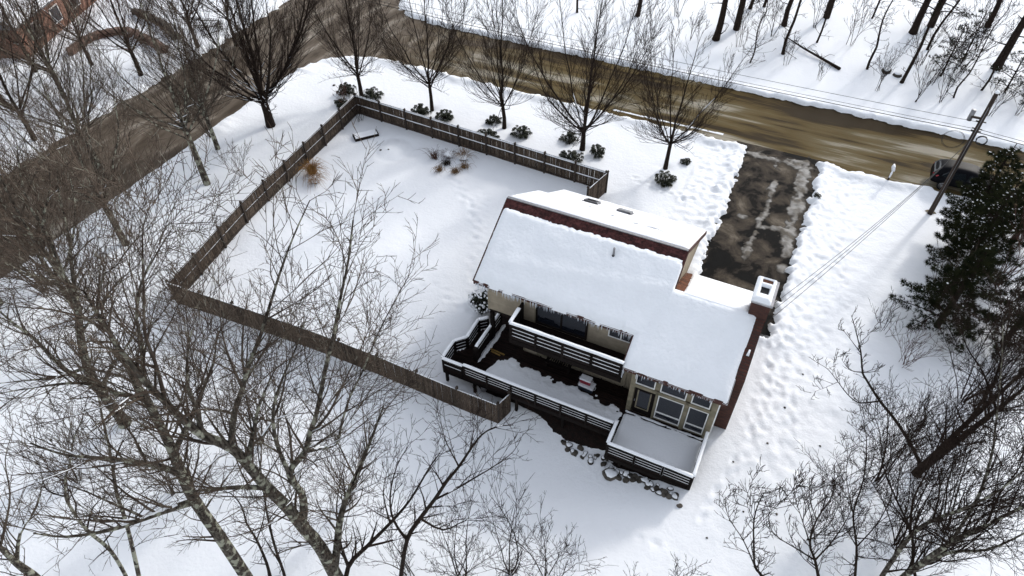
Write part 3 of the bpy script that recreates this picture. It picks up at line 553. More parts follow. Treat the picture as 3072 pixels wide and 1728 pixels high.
  'R6': (0.07, [[(21.23, -10.55, 0.09), (20.83, -10.35, 1.42), (20.27, -10.11, 3.19), (19.54, -9.82, 4.9), (19.18, -9.69, 6.99), (18.63, -9.51, 8.86), (18.17, -9.37, 9.84)], [(20.27, -10.11, 3.19), (20.29, -10.12, 5.57), (20.0, -9.99, 7.91), (19.65, -9.85, 9.67)], [(19.54, -9.82, 4.9), (18.76, -9.55, 6.44), (18.23, -9.39, 8.18)], [(20.27, -10.11, 3.19), (19.41, -9.78, 4.14), (18.64, -9.52, 6.04)]]),
  'R7': (0.08, [[(23.75, -9.05, 0.1), (23.1, -8.68, 1.04), (22.36, -8.3, 2.77), (21.31, -7.83, 3.95), (20.31, -7.45, 5.24), (19.59, -7.2, 6.85), (19.04, -7.03, 7.66)], [(22.36, -8.3, 2.77), (22.01, -8.13, 5.06), (21.74, -8.0, 7.19), (21.23, -7.77, 9.21)], [(21.31, -7.83, 3.95), (20.74, -7.59, 5.79), (20.27, -7.42, 7.63)]]),
}

# ------------------------------------------------------------------ the house
SN, SF = .587, .603
def zN(y): return 6.8 + SN * y
def zF(y): return 6.8 - SF * y
YE, YW, YWR, YWF, YF = -4.25, -5.70, -1.89, 2.29, 6.7
XL, XM, XWL, XR = 0.0, 10.0, 8.89, 14.05
ZWR = zN(YWR)
def zWF(y): return ZWR - SF * (y - YWR)
house = empty('house', (5, 0, 0), 0, 'cream sided house with snow-covered gable roof and brick chimney', 'house')
def hpar(o):
    o.parent = house; o.matrix_parent_inverse = Matrix.Translation((-5, 0, 0)); return o
def hbx(name, lo, hi, m, parent=None):
    o = bx(name, lo, hi, m)
    if parent is None: return hpar(o)
    return sub(o, parent)
def sub(o, parent):
    """parent to a house part without moving"""
    o.parent = parent
    o.matrix_parent_inverse = (Matrix.Translation((5, 0, 0)) @ parent.matrix_parent_inverse @ parent.matrix_basis).inverted() if parent.parent is house else parent.matrix_basis.inverted()
    return o
def hmb(name, mb, m, parent=None, smooth=False):
    o = mb.obj(name, m, smooth=smooth)
    return hpar(o) if parent is None else sub(o, parent)
# walls (upper storey overhangs the porch at its left end)
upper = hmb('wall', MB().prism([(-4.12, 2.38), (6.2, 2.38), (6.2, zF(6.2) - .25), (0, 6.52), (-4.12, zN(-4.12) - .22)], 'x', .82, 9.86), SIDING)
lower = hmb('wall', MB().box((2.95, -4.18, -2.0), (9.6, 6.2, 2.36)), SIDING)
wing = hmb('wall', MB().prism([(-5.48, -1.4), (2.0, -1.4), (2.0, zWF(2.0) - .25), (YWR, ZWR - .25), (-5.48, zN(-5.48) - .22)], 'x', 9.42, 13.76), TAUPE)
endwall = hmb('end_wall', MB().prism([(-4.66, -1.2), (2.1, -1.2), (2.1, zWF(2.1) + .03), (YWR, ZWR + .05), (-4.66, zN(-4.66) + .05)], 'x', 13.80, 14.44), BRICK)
# clapboards on the shaded near wall, the small lower panel and the gable end
k = 0
for i in range(16):
    z0 = 2.40 + i * .118
    if z0 > 4.22: break
    for a, b in ((.80, 3.58), (6.52, 8.90)):
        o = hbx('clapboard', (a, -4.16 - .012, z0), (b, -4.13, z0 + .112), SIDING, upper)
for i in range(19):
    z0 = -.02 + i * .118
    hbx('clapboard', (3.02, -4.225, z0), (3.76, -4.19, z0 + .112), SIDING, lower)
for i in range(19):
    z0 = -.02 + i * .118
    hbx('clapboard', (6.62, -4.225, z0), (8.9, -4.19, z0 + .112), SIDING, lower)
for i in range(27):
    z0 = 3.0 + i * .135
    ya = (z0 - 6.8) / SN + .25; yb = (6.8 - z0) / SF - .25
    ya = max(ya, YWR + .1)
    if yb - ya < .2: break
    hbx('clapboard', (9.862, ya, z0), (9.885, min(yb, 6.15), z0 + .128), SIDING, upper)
hbx('corner_trim', (.77, -4.19, 2.36), (.86, -4.1, 4.2), SIDING)
hbx('corner_trim', (3.54, -4.2, 2.5), (3.62, -4.14, 4.15), TAUPE)
hbx('corner_trim', (2.93, -4.25, -.02), (3.02, -4.17, 2.3), TAUPE)
hbx('corner_trim', (3.76, -4.25, -.02), (3.85, -4.17, 2.3), TAUPE)
hbx('floor_beam', (.80, -4.14, 2.20), (2.95, -3.9, 2.38), DECKW)
hbx('soffit', (.82, -3.9, 2.30), (2.95, 2.0, 2.37), DECKW)
hbx('porch_post', (.88, -4.22, -.3), (1.08, -4.02, 2.22), DECKW)
# roof decks
rb = MB()
def slab(mb, x0, x1, ya, za, yb, zb, t=.17):
    mb.prism([(ya, za - t), (yb, zb - t), (yb, zb), (ya, za)], 'x', x0, x1)
slab(rb, XL, XWL, YE, zN(YE), 0, 6.8); slab(rb, XWL, XM, YW, zN(YW), 0, 6.8); slab(rb, XM, 13.98, YW, zN(YW), YWR, ZWR)
roof = hmb('roof', rb, SHINGLE)
rb = MB()
slab(rb, XL + .62, XM, 0, 6.8, YF, zF(YF)); slab(rb, XL, XL + .62, 0, 6.8, 4.0, zF(4.0)); slab(rb, XM, 13.98, YWR, ZWR, YWF, zWF(YWF))
roof_far = hmb('roof', rb, RUST)
# shingles left bare below the ridge, and in the corner where the lower roof meets the gable wall
sh = MB().hexa([(-.148, -.10, -.005), (.148, -.10, -.005), (.148, .10, -.005), (-.148, .10, -.005), (-.148, -.10, .014), (.148, -.10, .014), (.148, .10, .004), (-.148, .10, .004)])
shm = sh.mesh('shingle', SHINGLE); shr = mesh_from('rust_shingle', sh.v, sh.f, RUST)
for row in range(4):
    yy = -.10 - row * .15
    for i in range(34):
        x = .15 + i * .30 + (row % 2) * .15
        if x > 9.9: continue
        o = link('shingle', shm); o.location = (x, yy, zN(yy) + .012 + rnd.uniform(0, .008)); o.rotation_euler = (math.atan(SN), 0, rnd.uniform(-.02, .02))
        sub(o, roof)
for row in range(28):
    yy = YWR + .1 + row * .148
    for i in range(2):
        o = link('shingle', shr); o.location = (10.17 + i * .30 - (row % 2) * .12, yy, zWF(yy) + .012); o.rotation_euler = (-math.atan(SF), 0, math.pi)
        o.rotation_euler = (math.atan(SF), 0, math.pi); sub(o, roof_far)
hpar(bar('ridge_cap', (XL - .02, 0, 6.83), (XM + .02, 0, 6.83), .16, .05, METAL))
# eave and rake boards
for a, b, nm in (((XL, YE - .02, zN(YE) - .12), (XWL, YE - .02, zN(YE) - .12), 'fascia'), ((XWL, YW - .02, zN(YW) - .12), (13.98, YW - .02, zN(YW) - .12), 'fascia'),
                 ((XWL - .02, YE, zN(YE) - .1), (XWL - .02, YW, zN(YW) - .1), 'rake_board'), ((XM + .03, .0, 6.72), (XM + .03, YWR - .1, zN(YWR - .1) - .06), 'rake_board'),
                 ((XM + .03, 0, 6.72), (XM + .03, YF, zF(YF) - .08), 'rake_board'), ((XL - .02, 0, 6.72), (XL - .02, YE, zN(YE) - .09), 'rake_board'),
                 ((XL - .02, 0, 6.72), (XL - .02, 4.0, zF(4.0) - .09), 'rake_board'),
                 ((14.0, YW, zN(YW) - .09), (14.0, -4.66, zN(-4.66) - .09), 'rake_board'), ((XL + .62, YF + .02, zF(YF) - .1), (XM, YF + .02, zF(YF) - .1), 'fascia'), ((XM + .1, YWF + .02, zWF(YWF) - .1), (13.8, YWF + .02, zWF(YWF) - .1), 'fascia')):
    hpar(bar(nm, a, b, .05, .22, BROWN))
# snow on the roofs
def near_t(X, Y):
    n = fbm(X, Y, .5, 11) - .5; n2 = fbm(X, Y * .3, 2.6, 13, 4) - .5; n3 = fbm(X, Y, 1.6, 17) - .5
    dm = -rect_sd(X, Y, XL + .03 + .12 * n3, XM - .08, YE - .02 - .22 * n3 + .08 * n2, -.52 + n2 * .12 + .10 * (fbm(X, Y * 0, 5.0, 19, 3) - .5))
    dw = -rect_sd(X, Y, XWL + .02 + .08 * n3, XR - .02 + n2 * .16, YW - .02 - .22 * n3 + .08 * n2, YWR + .06)
    d = np.maximum(dm, dw)
    d = np.where((X > XWL - .6) & (X < XM) & (Y > YW) & (Y < -.8), np.maximum(d, np.minimum(np.minimum(X - XWL + (Y > YE) * 5, 5), np.minimum(Y - YW, -.45 - Y))), d)
    t = .22 * np.sqrt(np.clip(d / .30, 0, 1)) + .16 * n * np.clip(d, 0, 1) + .045 * n3 * np.clip(d * 2, 0, 1) + .02 * n2 * np.clip(d * 3, 0, 1)
    t = t + .07 * (fbm(X * .5 + Y * .35, Y * .9 - X * .2, 1.1, 47, 4) - .5) * np.clip(d * 2, 0, 1) - .10 * np.clip(fbm(X, Y * 0 + 3, 1.3, 49, 3) - .62, 0, 1) * 4 * np.exp(-np.abs(d) / .25)
    # dents and a long soft ripple across the slope
    t = t - .07 * np.exp(-((X - 9.3) / .5) ** 2 - ((Y + 3.6) / .9) ** 2) + .05 * np.exp(-((Y + 2.9 - .12 * (X - 3)) / .35) ** 2) * np.clip(d, 0, 1)
    t = t - .05 * np.exp(-((X - 7.6) / .8) ** 2 - ((Y + 3.3) / .5) ** 2) - .12 * np.exp(-((X - 6.57) / .22) ** 2 - ((Y + 1.3) / .22) ** 2)
    return np.where(d > 0, np.maximum(t, .015), -.03)
near_snow = sheet('roof_snow', XL, XR + .05, YW - .05, -.02, .06, lambda X, Y: (zN(Y), near_t(X, Y)), SNOWR); sub(near_snow, roof)
def far_t(X, Y):
    n = fbm(X, Y, .6, 23) - .5; n2 = fbm(X, Y, 2.5, 27, 4) - .5
    d = np.maximum(-rect_sd(X, Y, XL + .60, XM - .02, .05, YF + .05), -rect_sd(X, Y, XL, XL + 1.2, .05, 4.05))
    t = .20 * np.sqrt(np.clip(d / .2, 0, 1)) + .05 * n
    for hx, hy, r in ((6.62, 2.3, .30), (7.45, 2.45, .42), (7.75, 2.4, .22), (8.1, 2.2, .16), (2.75, 3.7, .12), (3.6, 3.35, .20), (4.4, 3.0, .14), (4.55, 2.55, .10), (5.2, 2.55, .22), (6.1, 2.8, .11), (5.35, 1.9, .08)):
        t = t - .6 * np.clip(1 - np.hypot((X - hx), (Y - hy) * 1.3) / (r * (1 + 1.2 * n2)), 0, 1)
    return np.where(d > 0, t, -.03)
s2 = sheet('roof_snow', XL, XM, .03, YF + .05, .07, lambda X, Y: (zF(Y), far_t(X, Y)), SNOWR, keep=.004); sub(s2, roof_far)
def wfar_t(X, Y):
    n = fbm(X, Y, .6, 33) - .5; n2 = fbm(X, Y, 3, 37, 4) - .5
    d = -rect_sd(X, Y, XM + .30 + .17 * np.clip(YWF - Y, 0, 4) * .25 + n2 * .12, 13.62 + .35 * (Y > -.3), YWR - .12, YWF + .05)
    t = .17 * np.sqrt(np.clip(d / .2, 0, 1)) + .03 * n
    return np.where(d > 0, t, -.03)
s3 = sheet('roof_snow', XM, 14.0, YWR - .15, YWF + .05, .06, lambda X, Y: (zWF(Y), wfar_t(X, Y)), SNOWR, keep=.004); sub(s3, roof_far)
# skylights, vent pipe, lump of snow on the brick coping
for cx, cy in ((3.25, 4.95), (5.38, 4.72)):
    f = hmb('skylight', MB().hexa([(cx + a, cy + b, zF(cy + b) + c) for c in (.0, .34) for a, b in ((-.42, -.36), (.42, -.36), (.42, .36), (-.42, .36))]), METAL)
    o = MB().hexa([(cx + a, cy + b, zF(cy + b) + c) for c in (.342, .352) for a, b in ((-.33, -.27), (.33, -.27), (.33, .27), (-.33, .27))]).obj('pane', GLASS); sub(o, f)
    o = MB().hexa([(cx + a, cy + b, zF(cy + b) + c) for c in (.0, .04) for a, b in ((-.55, -.46), (.5, -.46), (.5, .42), (-.55, .42))]).obj('flashing', METAL); sub(o, f); o.location.z += .16
vp = hmb('vent_pipe', MB().tube([(6.57, -1.26, zN(-1.26) - .05), (6.57, -1.26, zN(-1.26) + .62)], [.055, .055], 10), METAL, smooth=True)
o = MB().tube([(6.57, -1.26, zN(-1.26)), (6.57, -1.26, zN(-1.26) + .14)], [.1, .08], 10).obj('boot', WIRE); sub(o, vp)
# chimney
ch = hmb('chimney', MB().box((13.62, -1.98, 3.0), (14.48, -.36, 6.62)), BRICK)
for lo, hi in (((13.56, -2.04, 6.62), (14.56, -.30, 6.76)),): sub(bx('cap', lo, hi, CONC), ch)
def cap_t(X, Y):
    d = -rect_sd(X, Y, 13.55, 14.44, -2.02, -.32)
    h1 = rect_sd(X, Y, 13.82, 14.20, -1.52, -.98); h2 = rect_sd(X, Y, 13.80, 14.26, -.76, -.48)
    t = .20 * np.sqrt(np.clip(d / .16, 0, 1)) * np.clip(np.minimum(h1, h2) / .06, 0, 1) ** .5
    return np.where((d > 0) & (h1 > 0) & (h2 > 0), t, -.03)
o = sheet('snow_cap', 13.5, 14.5, -2.4, -.34, .035, lambda X, Y: (np.full(X.shape, 6.76), cap_t(X, Y)), SNOWR); sub(o, ch)
sub(bx('flue', (13.82, -1.52, 6.75), (14.20, -.98, 6.80), DARKROOM), ch)
sub(bx('flue', (13.80, -.76, 6.75), (14.26, -.48, 6.85), RUST), ch)
o = MB().tube([(14.2, -3.62, zN(-3.62) + .06), (14.22, -3.35, zN(-3.35) + .08)], [.07, .04], 8).obj('snow_lump', SNOW, smooth=True); sub(o, endwall)
# glazed wall of the wing: windows with frames and panes, the door
YG = -5.50
def window(x0, x1, z0, z1, mid=None, fr=.055, m=TRIM):
    w = hbx('window', (x0, YG - .005, z0), (x1, YG + .015, z1), GLASS)
    for lo, hi in (((x0 - fr, YG - .05, z0 - fr), (x1 + fr, YG, z0)), ((x0 - fr, YG - .05, z1), (x1 + fr, YG, z1 + fr)), ((x0 - fr, YG - .05, z0), (x0, YG, z1)), ((x1, YG - .05, z0), (x1 + fr, YG, z1))):
        sub(bx('frame', lo, hi, m), w)
    if mid: sub(bx('frame', (x0, YG - .045, mid - .04), (x1, YG - .002, mid + .04), m), w)
    return w
window(9.70, 10.58, 2.40, 2.98); window(10.96, 12.13, 2.40, 2.98); window(12.50, 13.32, 2.40, 2.98)
window(10.95, 12.15, .20, 1.98, .66); window(12.50, 13.36, .20, 1.98, .66)
for x0, x1, z0, z1 in ((9.42, 9.66, -.3, 3.0), (10.76, 10.86, -.3, 2.3), (12.23, 12.41, -.1, 2.3), (13.45, 13.72, -.3, 3.0), (9.66, 13.45, 2.08, 2.30)):
    hbx('mullion', (x0, YG - .075, z0), (x1, YG + .01, z1), TAUPE)
hbx('corner_trim', (13.715, YG - .08, -.3), (13.775, YG + .03, 3.05), TRIM)
door = hbx('door', (9.70, YG - .03, .02), (10.74, YG + .01, 2.03), DECKW)
sub(bx('pane', (9.92, YG - .036, .55), (10.5, YG - .031, 1.85), GLASS), door)
for lo, hi in (((9.85, YG - .05, .48), (9.92, YG - .03, 1.9)), ((10.5, YG - .05, .48), (10.57, YG - .03, 1.9)), ((9.85, YG - .05, .41), (10.57, YG - .03, .48))): sub(bx('frame', lo, hi, TAUPE), door)
sub(bx('handle', (9.76, YG - .08, .95), (9.80, YG - .03, 1.1), METAL), door)
# upper storey: sliding doors behind the balcony and the small window
sd = hbx('sliding_door', (3.66, -4.19, 2.62), (6.46, -4.10, 4.22), DARKROOM)
for a, b in ((3.72, 5.02), (5.12, 6.40)):
    sub(bx('pane', (a, -4.215, 2.78), (b, -4.195, 4.2), GLASS), sd)
for lo, hi in (((3.62, -4.23, 2.62), (3.72, -4.17, 4.2)), ((5.02, -4.23, 2.62), (5.12, -4.17, 4.2)), ((6.40, -4.23, 2.62), (6.5, -4.17, 4.2)), ((3.62, -4.24, 2.62), (6.5, -4.17, 2.78))): sub(bx('frame', lo, hi, DECKW), sd)
w = hbx('window', (7.66, -4.185, 3.56), (8.86, -4.172, 4.25), GLASS)
for lo, hi in (((7.60, -4.21, 3.50), (8.9, -4.17, 3.56)), ((7.60, -4.21, 3.56), (7.66, -4.17, 4.25)), ((8.24, -4.21, 3.56), (8.31, -4.17, 4.25))): sub(bx('frame', lo, hi, TRIM), w)
# lower storey: dark sliding doors under the balcony
sd = hbx('sliding_door', (3.85, -4.215, .05), (6.55, -4.16, 2.1), DARKROOM)
for a, b in ((3.92, 5.15), (5.25, 6.48)): sub(bx('pane', (a, -4.235, .2), (b, -4.218, 2.0), GLASS), sd)
sub(bx('frame', (3.85, -4.25, .05), (6.55, -4.21, .18), TAUPE), sd)
# balcony
BY, BX0, BX1, BF, BR = -5.74, 2.84, 8.96, 2.52, 3.78
bal = hbx('balcony', (BX0, BY, BF - .12), (BX1, -4.19, BF), DECKW)
sub(bx('rim_joist', (BX0 - .03, BY - .05, BF - .26), (BX1, BY, BF + .04), DECKW), bal)
sub(bx('rim_joist', (BX0 - .05, BY, BF - .26), (BX0, -4.19, BF + .04), DECKW), bal)
for i in range(10):
    y0 = BY + .02 + i * .152; sub(bx('board', (BX0, y0, BF + .001), (BX1 - .02, y0 + .142, BF + .03), DECKF), bal)
posts = [2.90, 4.30, 5.78, 7.32, 8.86]
for x in posts: sub(bx('post', (x - .06, BY - .06, BF - .2), (x + .06, BY + .04, BR - .05), DECKW), bal)
sub(bx('post', (2.80, -4.5, BF), (2.92, -4.2, BR + .05), DECKW), bal)
sub(bx('top_rail', (BX0 - .08, BY - .09, BR - .06), (BX1, BY + .08, BR), DECKW), bal)
sub(bx('top_rail', (BX0 - .08, BY + .08, BR - .06), (BX0 + .09, -4.5, BR), DECKW), bal)
for a, b in zip(posts[:-1], posts[1:]):
    for k in range(4):
        z0 = BF + .12 + k * .275; sub(bx('slat', (a + .06, BY - .035, z0), (b - .06, BY + .0, z0 + .232), DECKW), bal)
for k in range(4):
    z0 = BF + .12 + k * .275; sub(bx('slat', (BX0 - .03, BY + .06, z0), (BX0, -4.5, z0 + .232), DECKW), bal)
def cap_snow(name, segs, w, h, parent, z):
    """rounded ridge of snow lying on a rail"""
    V = []; F = []; off = 0
    for (a, b) in segs:
        a = np.array(a, float); b = np.array(b, float); L = np.linalg.norm(b - a); n = max(3, int(L / .12)); d = (b - a) / L; s = np.array((-d[1], d[0]))
        prof = [(-.5, 0), (-.5, .55), (-.32, .92), (0, 1), (.32, .92), (.5, .55), (.5, 0)]
        for i in range(n + 1):
            t = i / n; q = a + (b - a) * t
            ww = w * (1 + .25 * (float(vnoise(q[0], q[1], 2.2, 41)) - .5)); hh = h * (.75 + .6 * float(vnoise(q[0], q[1], 1.7, 43)))
            if i in (0, n): hh *= .6
            for u, v in prof: V.append((q[0] + s[0] * u * ww, q[1] + s[1] * u * ww, z(q[0], q[1]) + v * hh))
        k = len(prof)
        for i in range(n):
            for j in range(k - 1): F.append((off + i * k + j, off + (i + 1) * k + j, off + (i + 1) * k + j + 1, off + i * k + j + 1))
        F.append(tuple(off + j for j in range(k))); F.append(tuple(off + n * k + j for j in range(k - 1, -1, -1)))
        off += (n + 1) * k
    o = link(name, mesh_from(name, V, F, SNOW, True))
    return o
o = cap_snow('rail_snow', [((BX0, BY), (BX1, BY)), ((BX0, BY), (BX0, -4.62))], .19, .10, None, lambda x, y: BR); sub(o, bal)
o = cap_snow('slat_snow', [((a + .07, BY - .02), (b - .07, BY - .02)) for a, b in zip(posts[:-1], posts[1:])], .045, .024, None, lambda x, y: BF + .352); o['kind'] = 'stuff'; sub(o, bal)
for k in (1, 2, 3):
    o = cap_snow('slat_snow', [((a + .07, BY - .02), (b - .07, BY - .02)) for a, b in zip(posts[:-1], posts[1:])], .045, .024, None, lambda x, y, k=k: BF + .352 + k * .275); o['kind'] = 'stuff'; sub(o, bal)
def bal_t(X, Y):
    n = fbm(X, Y, 1.4, 91, 4) - .5
    return np.where(-rect_sd(X, Y, BX0 + .1, BX1, BY + .05, -4.75 + n * .5) > 0, .05 + .07 * n, -.03)
o = sheet('floor_snow', BX0 + .1, BX1, BY + .05, -4.25, .07, lambda X, Y: (np.full(X.shape, BF + .03), bal_t(X, Y)), SNOW, keep=.0); sub(o, bal)
# icicles along the eaves
icm = []
for k in range(5):
    r = random.Random(k); L = 1.0
    icm.append(MB().tube([(0, 0, 0), (.1 * r.uniform(-.1, .1), 0, -.35), (0, .1 * r.uniform(-.1, .1), -.75), (0, 0, -1.0)], [1, .75, .42, .06], 6).mesh('icicle', ICE, True))
def icicles(x0, x1, y, z, n, lmax):
    for i in range(n):
        x = rnd.uniform(x0, x1); cl = .25 + .75 * float(vnoise(x, y, 1.4, 57)) ** 1.5
        L = lmax * cl * rnd.uniform(.25, 1); o = link('icicle', rnd.choice(icm)); rr = .012 + .016 * L
        o.location = (x, y + rnd.uniform(-.02, .02), z); o.scale = (rr, rr, L); o.rotation_euler = (0, 0, rnd.uniform(0, 6)); sub(o, roof)
icicles(XL + .1, XWL - .1, YE - .05, zN(YE) - .12, 175, .75)
icicles(XWL + .05, 13.4, YW - .05, zN(YW) - .12, 70, .5)

# ------------------------------------------------------------------ the deck
deck = empty('deck', (4, -6, 0), 0, 'long dark timber deck with slatted railing and snow on its floor', 'deck')
def dsub(o, parent=None):
    if parent is None:
        o.parent = deck; o.matrix_parent_inverse = Matrix.Translation((-4, 6, 0))
    else:
        o.parent = parent; o.matrix_parent_inverse = (Matrix.Translation((4, -6, 0)) @ parent.matrix_parent_inverse @ parent.matrix_basis).inverted()
    return o
def left_edge(y):
    return float(np.interp(y, [-7.4, -6.02, -5.46, -4.07, -3.6, -1], [-.47, -.47, .05, .03, .5, .5]))
def right_edge(y):
    if y < -7.4: return 13.62
    if y < -5.52: return 13.62
    if y < -4.25: return 9.38
    return 2.92
y = -8.56
while y < -1.7:
    y1 = y + .142
    xl = 9.38 if y < -7.36 else left_edge(y + .07)
    dsub(bx('floor_board', (xl - rnd.uniform(0, .03), y, -.035), (right_edge(y1), y1, rnd.uniform(-.003, .003)), DECKF)); y += .152
for a, b in (((-.47, -7.34), (9.3, -7.34)), ((9.38, -8.58), (13.64, -8.58)), ((-.47, -7.36), (-.47, -6.0)), ((9.37, -8.58), (9.37, -7.36)), ((13.65, -8.58), (13.65, -5.52))):
    dsub(bar('rim_joist', (a[0], a[1], -.17), (b[0], b[1], -.17), .05, .26, DECKW))
for x in np.arange(.4, 9.2, 1.2): dsub(bar('joist', (x, -7.3, -.16), (x, -4.2, -.16), .05, .22, DECKW))
def run(pts, zt, post_every, name_snow=True, slats=4, thick_end=False, h=.86, floor=0.0, snow_h_=.085):
    """a stretch of railing: posts, slats and a snow-covered top rail"""
    for (a, b) in zip(pts[:-1], pts[1:]):
        a = Vector((*a, 0)); b = Vector((*b, 0)); d = (b - a); L = d.length; d.normalize(); n = max(1, round(L / post_every)); s = Vector((-d.y, d.x, 0))
        dsub(bar('top_rail', (a.x, a.y, zt - .03), (b.x, b.y, zt - .03), .15, .05, DECKW))
        for i in range(n + 1):
            q = a + d * (L * i / n); q = q + d * (.05 if i == 0 else -.05 if i == n else 0)
            dsub(bx('post', (q.x - .05, q.y - .05, floor - .25), (q.x + .05, q.y + .05, zt - .055), DECKW))
        for i in range(n):
            p0 = a + d * (L * i / n + .06); p1 = a + d * (L * (i + 1) / n - .06)
            pitch = (zt - .12 - floor - .10) / slats; hh = pitch * .86
            for k in range(slats):
                z = floor + .10 + pitch * (k + .5)
                dsub(bar('slat', (p0.x, p0.y, z), (p1.x, p1.y, z), .035, hh, DECKW))
                o = cap_snow('slat_snow', [((p0.x, p0.y), (p1.x, p1.y))], .045, .022, None, lambda x, y, z=z: z + hh / 2); o['kind'] = 'stuff'; dsub(o)
    o = cap_snow('rail_snow', [((a[0], a[1]), (b[0], b[1])) for a, b in zip(pts[:-1], pts[1:])], .17, snow_h_, None, lambda x, y: zt - .005); dsub(o)
run([(.80, -7.32), (9.28, -7.32)], 1.04, 1.46)
run([(-.47, -7.34), (.78, -7.34)], .95, 1.3, slats=2)
run([(-.47, -7.34), (-.47, -6.02), (.05, -5.46), (.03, -4.07), (.48, -3.66)], .98, 1.4, slats=3)
run([(9.41, -7.14), (9.41, -8.56), (13.63, -8.56), (13.63, -5.9)], 1.08, 1.42)
run([(.90, -2.9), (.88, -4.35), (.84, -5.9)], 1.0, 1.5, slats=3)
dsub(bx('newel_post', (.74, -6.10, -.02), (.98, -5.86, .98), DECKW))
dsub(bar('brace', (.86, -6.0, .2), (.86, -4.4, .2), .1, .34, DECKW))
for x, y in ((-.36, -7.22), (1.35, -7.18), (3.9, -7.2), (6.6, -7.2), (9.2, -7.2), (.1, -5.3), (10.15, -8.4), (12.0, -8.4), (13.5, -8.4)):
    dsub(bx('post', (x - .07, y - .07, zg(x, y) - .3), (x + .07, y + .07, -.05), DECKW))
for x, y in ((1.72, -6.85), (3.0, -5.9)):
    dsub(MB().tube([(x, y, zg(x, y) - .2), (x, y, -.1)], [.17, .15], 14).obj('pier', CONC, smooth=True))
def deck_t(X, Y):
    n = fbm(X, Y, .9, 101, 4) - .5; n2 = fbm(X, Y, 3.0, 103, 4) - .5
    lim = np.interp(X, [1.7, 2.0, 2.6, 3.2, 4.6, 7.2, 9.2, 9.6], [-6.6, -5.35, -5.15, -5.25, -5.45, -5.5, -5.85, -5.85])
    d = np.minimum(np.minimum(X - 1.72 - .25 * (Y + 6.2), lim + n * .35 + n2 * .5 - Y), np.minimum(Y + 7.24, 9.33 - X))
    t = np.clip(d / .5, -.2, 1) * .11 + n2 * .05
    return np.where(d > -.15, t, -.04)
dsub(sheet('floor_snow', 1.4, 9.35, -7.26, -4.7, .055, lambda X, Y: (np.full(X.shape, .0), deck_t(X, Y)), SNOW, keep=.004))
def bay_t(X, Y):
    n = fbm(X, Y, 1.2, 111, 4) - .5; n2 = fbm(X * .35, Y, 4, 113, 3) - .5
    d = np.minimum(np.minimum(X - 9.46, 13.57 - X), np.minimum(Y + 8.5, -5.62 - Y + n2 * .12))
    t = np.clip(d / .12, -.2, 1) * .09 + n * .03 - .13 * np.exp(-((Y + 5.78 + n2 * .15) / .06) ** 2) * (n2 > -.1)
    return np.where(d > 0, t, -.04)
dsub(sheet('floor_snow', 9.42, 13.6, -8.52, -5.52, .05, lambda X, Y: (np.full(X.shape, .0), bay_t(X, Y)), SNOW, keep=.004))
def strip_t(X, Y):
    n = fbm(X, Y, 2.5, 121, 4) - .5
    d = .13 + n * .25 - np.abs(X - 1.12 - .05 * (Y + 4.5)) - .8 * np.maximum(0, np.maximum(-6.0 - Y, Y + 3.1))
    return np.where(d > 0, np.clip(d / .1, 0, 1) * .07, -.04)
dsub(sheet('floor_snow', .9, 1.6, -6.3, -2.8, .045, lambda X, Y: (np.full(X.shape, .0), strip_t(X, Y)), SNOW, keep=.004))

# ------------------------------------------------------------------ things on and under the deck
def cooler(name, loc, rz, L, W, H, body, label):
    e = empty(name, loc, rz, label, 'cooler')
    bm = MB().hexa([(a * L * .47, b * W * .46, 0) for a, b in ((-1, -1), (1, -1), (1, 1), (-1, 1))] + [(a * L * .5, b * W * .5, H * .72) for a, b in ((-1, -1), (1, -1), (1, 1), (-1, 1))])
    o = bm.obj('body', body, e); bv(o, .03)
    o = MB().hexa([(a * L * .53, b * W * .53, H * .72) for a, b in ((-1, -1), (1, -1), (1, 1), (-1, 1))] + [(a * L * .5, b * W * .5, H) for a, b in ((-1, -1), (1, -1), (1, 1), (-1, 1))]).obj('lid', WHITEP, e); bv(o, .03)
    for s in (-1, 1):
        MB().tube([(s * L * .5, -W * .22, H * .62), (s * (L * .5 + .07), -W * .2, H * .55), (s * (L * .5 + .07), W * .2, H * .55), (s * L * .5, W * .22, H * .62)], [.016] * 4, 6).obj('handle', WHITEP, e)
    return e
def bv(o, w, seg=2):
    m = o.modifiers.new('bevel', 'BEVEL'); m.width = w; m.segments = seg; m.limit_method = 'ANGLE'
cooler('cooler', (7.12, -5.22, .0), -.06, .82, .48, .42, BLUEP, 'navy cooler with white lid standing on the deck under another cooler')
cooler('cooler', (7.02, -5.16, .42), -.02, .60, .36, .40, REDP, 'red cooler with white lid on top of the navy cooler')
for i, (x0, y0, x1, y1, lab) in enumerate(((1.22, -4.98, 2.15, -5.05, 'longer yellow plank lying on the wet deck boards near the post'), (1.35, -5.12, 1.95, -5.20, 'shorter yellow plank in front of the longer yellow plank'))):
    tag(bar('plank', (x0, y0, .022), (x1, y1, .022), .09, .035, YELLOW), lab, 'plank')
b = MB().box((4.4, -4.75, .01), (6.0, -4.45, .10)); 
e = empty('radiator_grille', (5.2, -4.6, 0), 0, 'dark slatted bench standing under the balcony against the doors', 'bench')
for i in range(12): bx('slat', (-.72 + i * .125, -.19, .40), (-.64 + i * .125, .19, .43), DECKW, e)
for s in (-1, 1): bx('leg', (s * .66 - .04, -.17, .0), (s * .66 + .04, .17, .40), DECKW, e)
bx('rail', (-.75, -.2, .34), (.75, -.16, .40), DECKW, e); e.name = 'bench'
SOIL = mat('leaf_litter', (0.018, 0.008, 0.006), 0.95, 0.5, 5, 0.8, 25, color2=(0.007, 0.005, 0.004), detail=9)
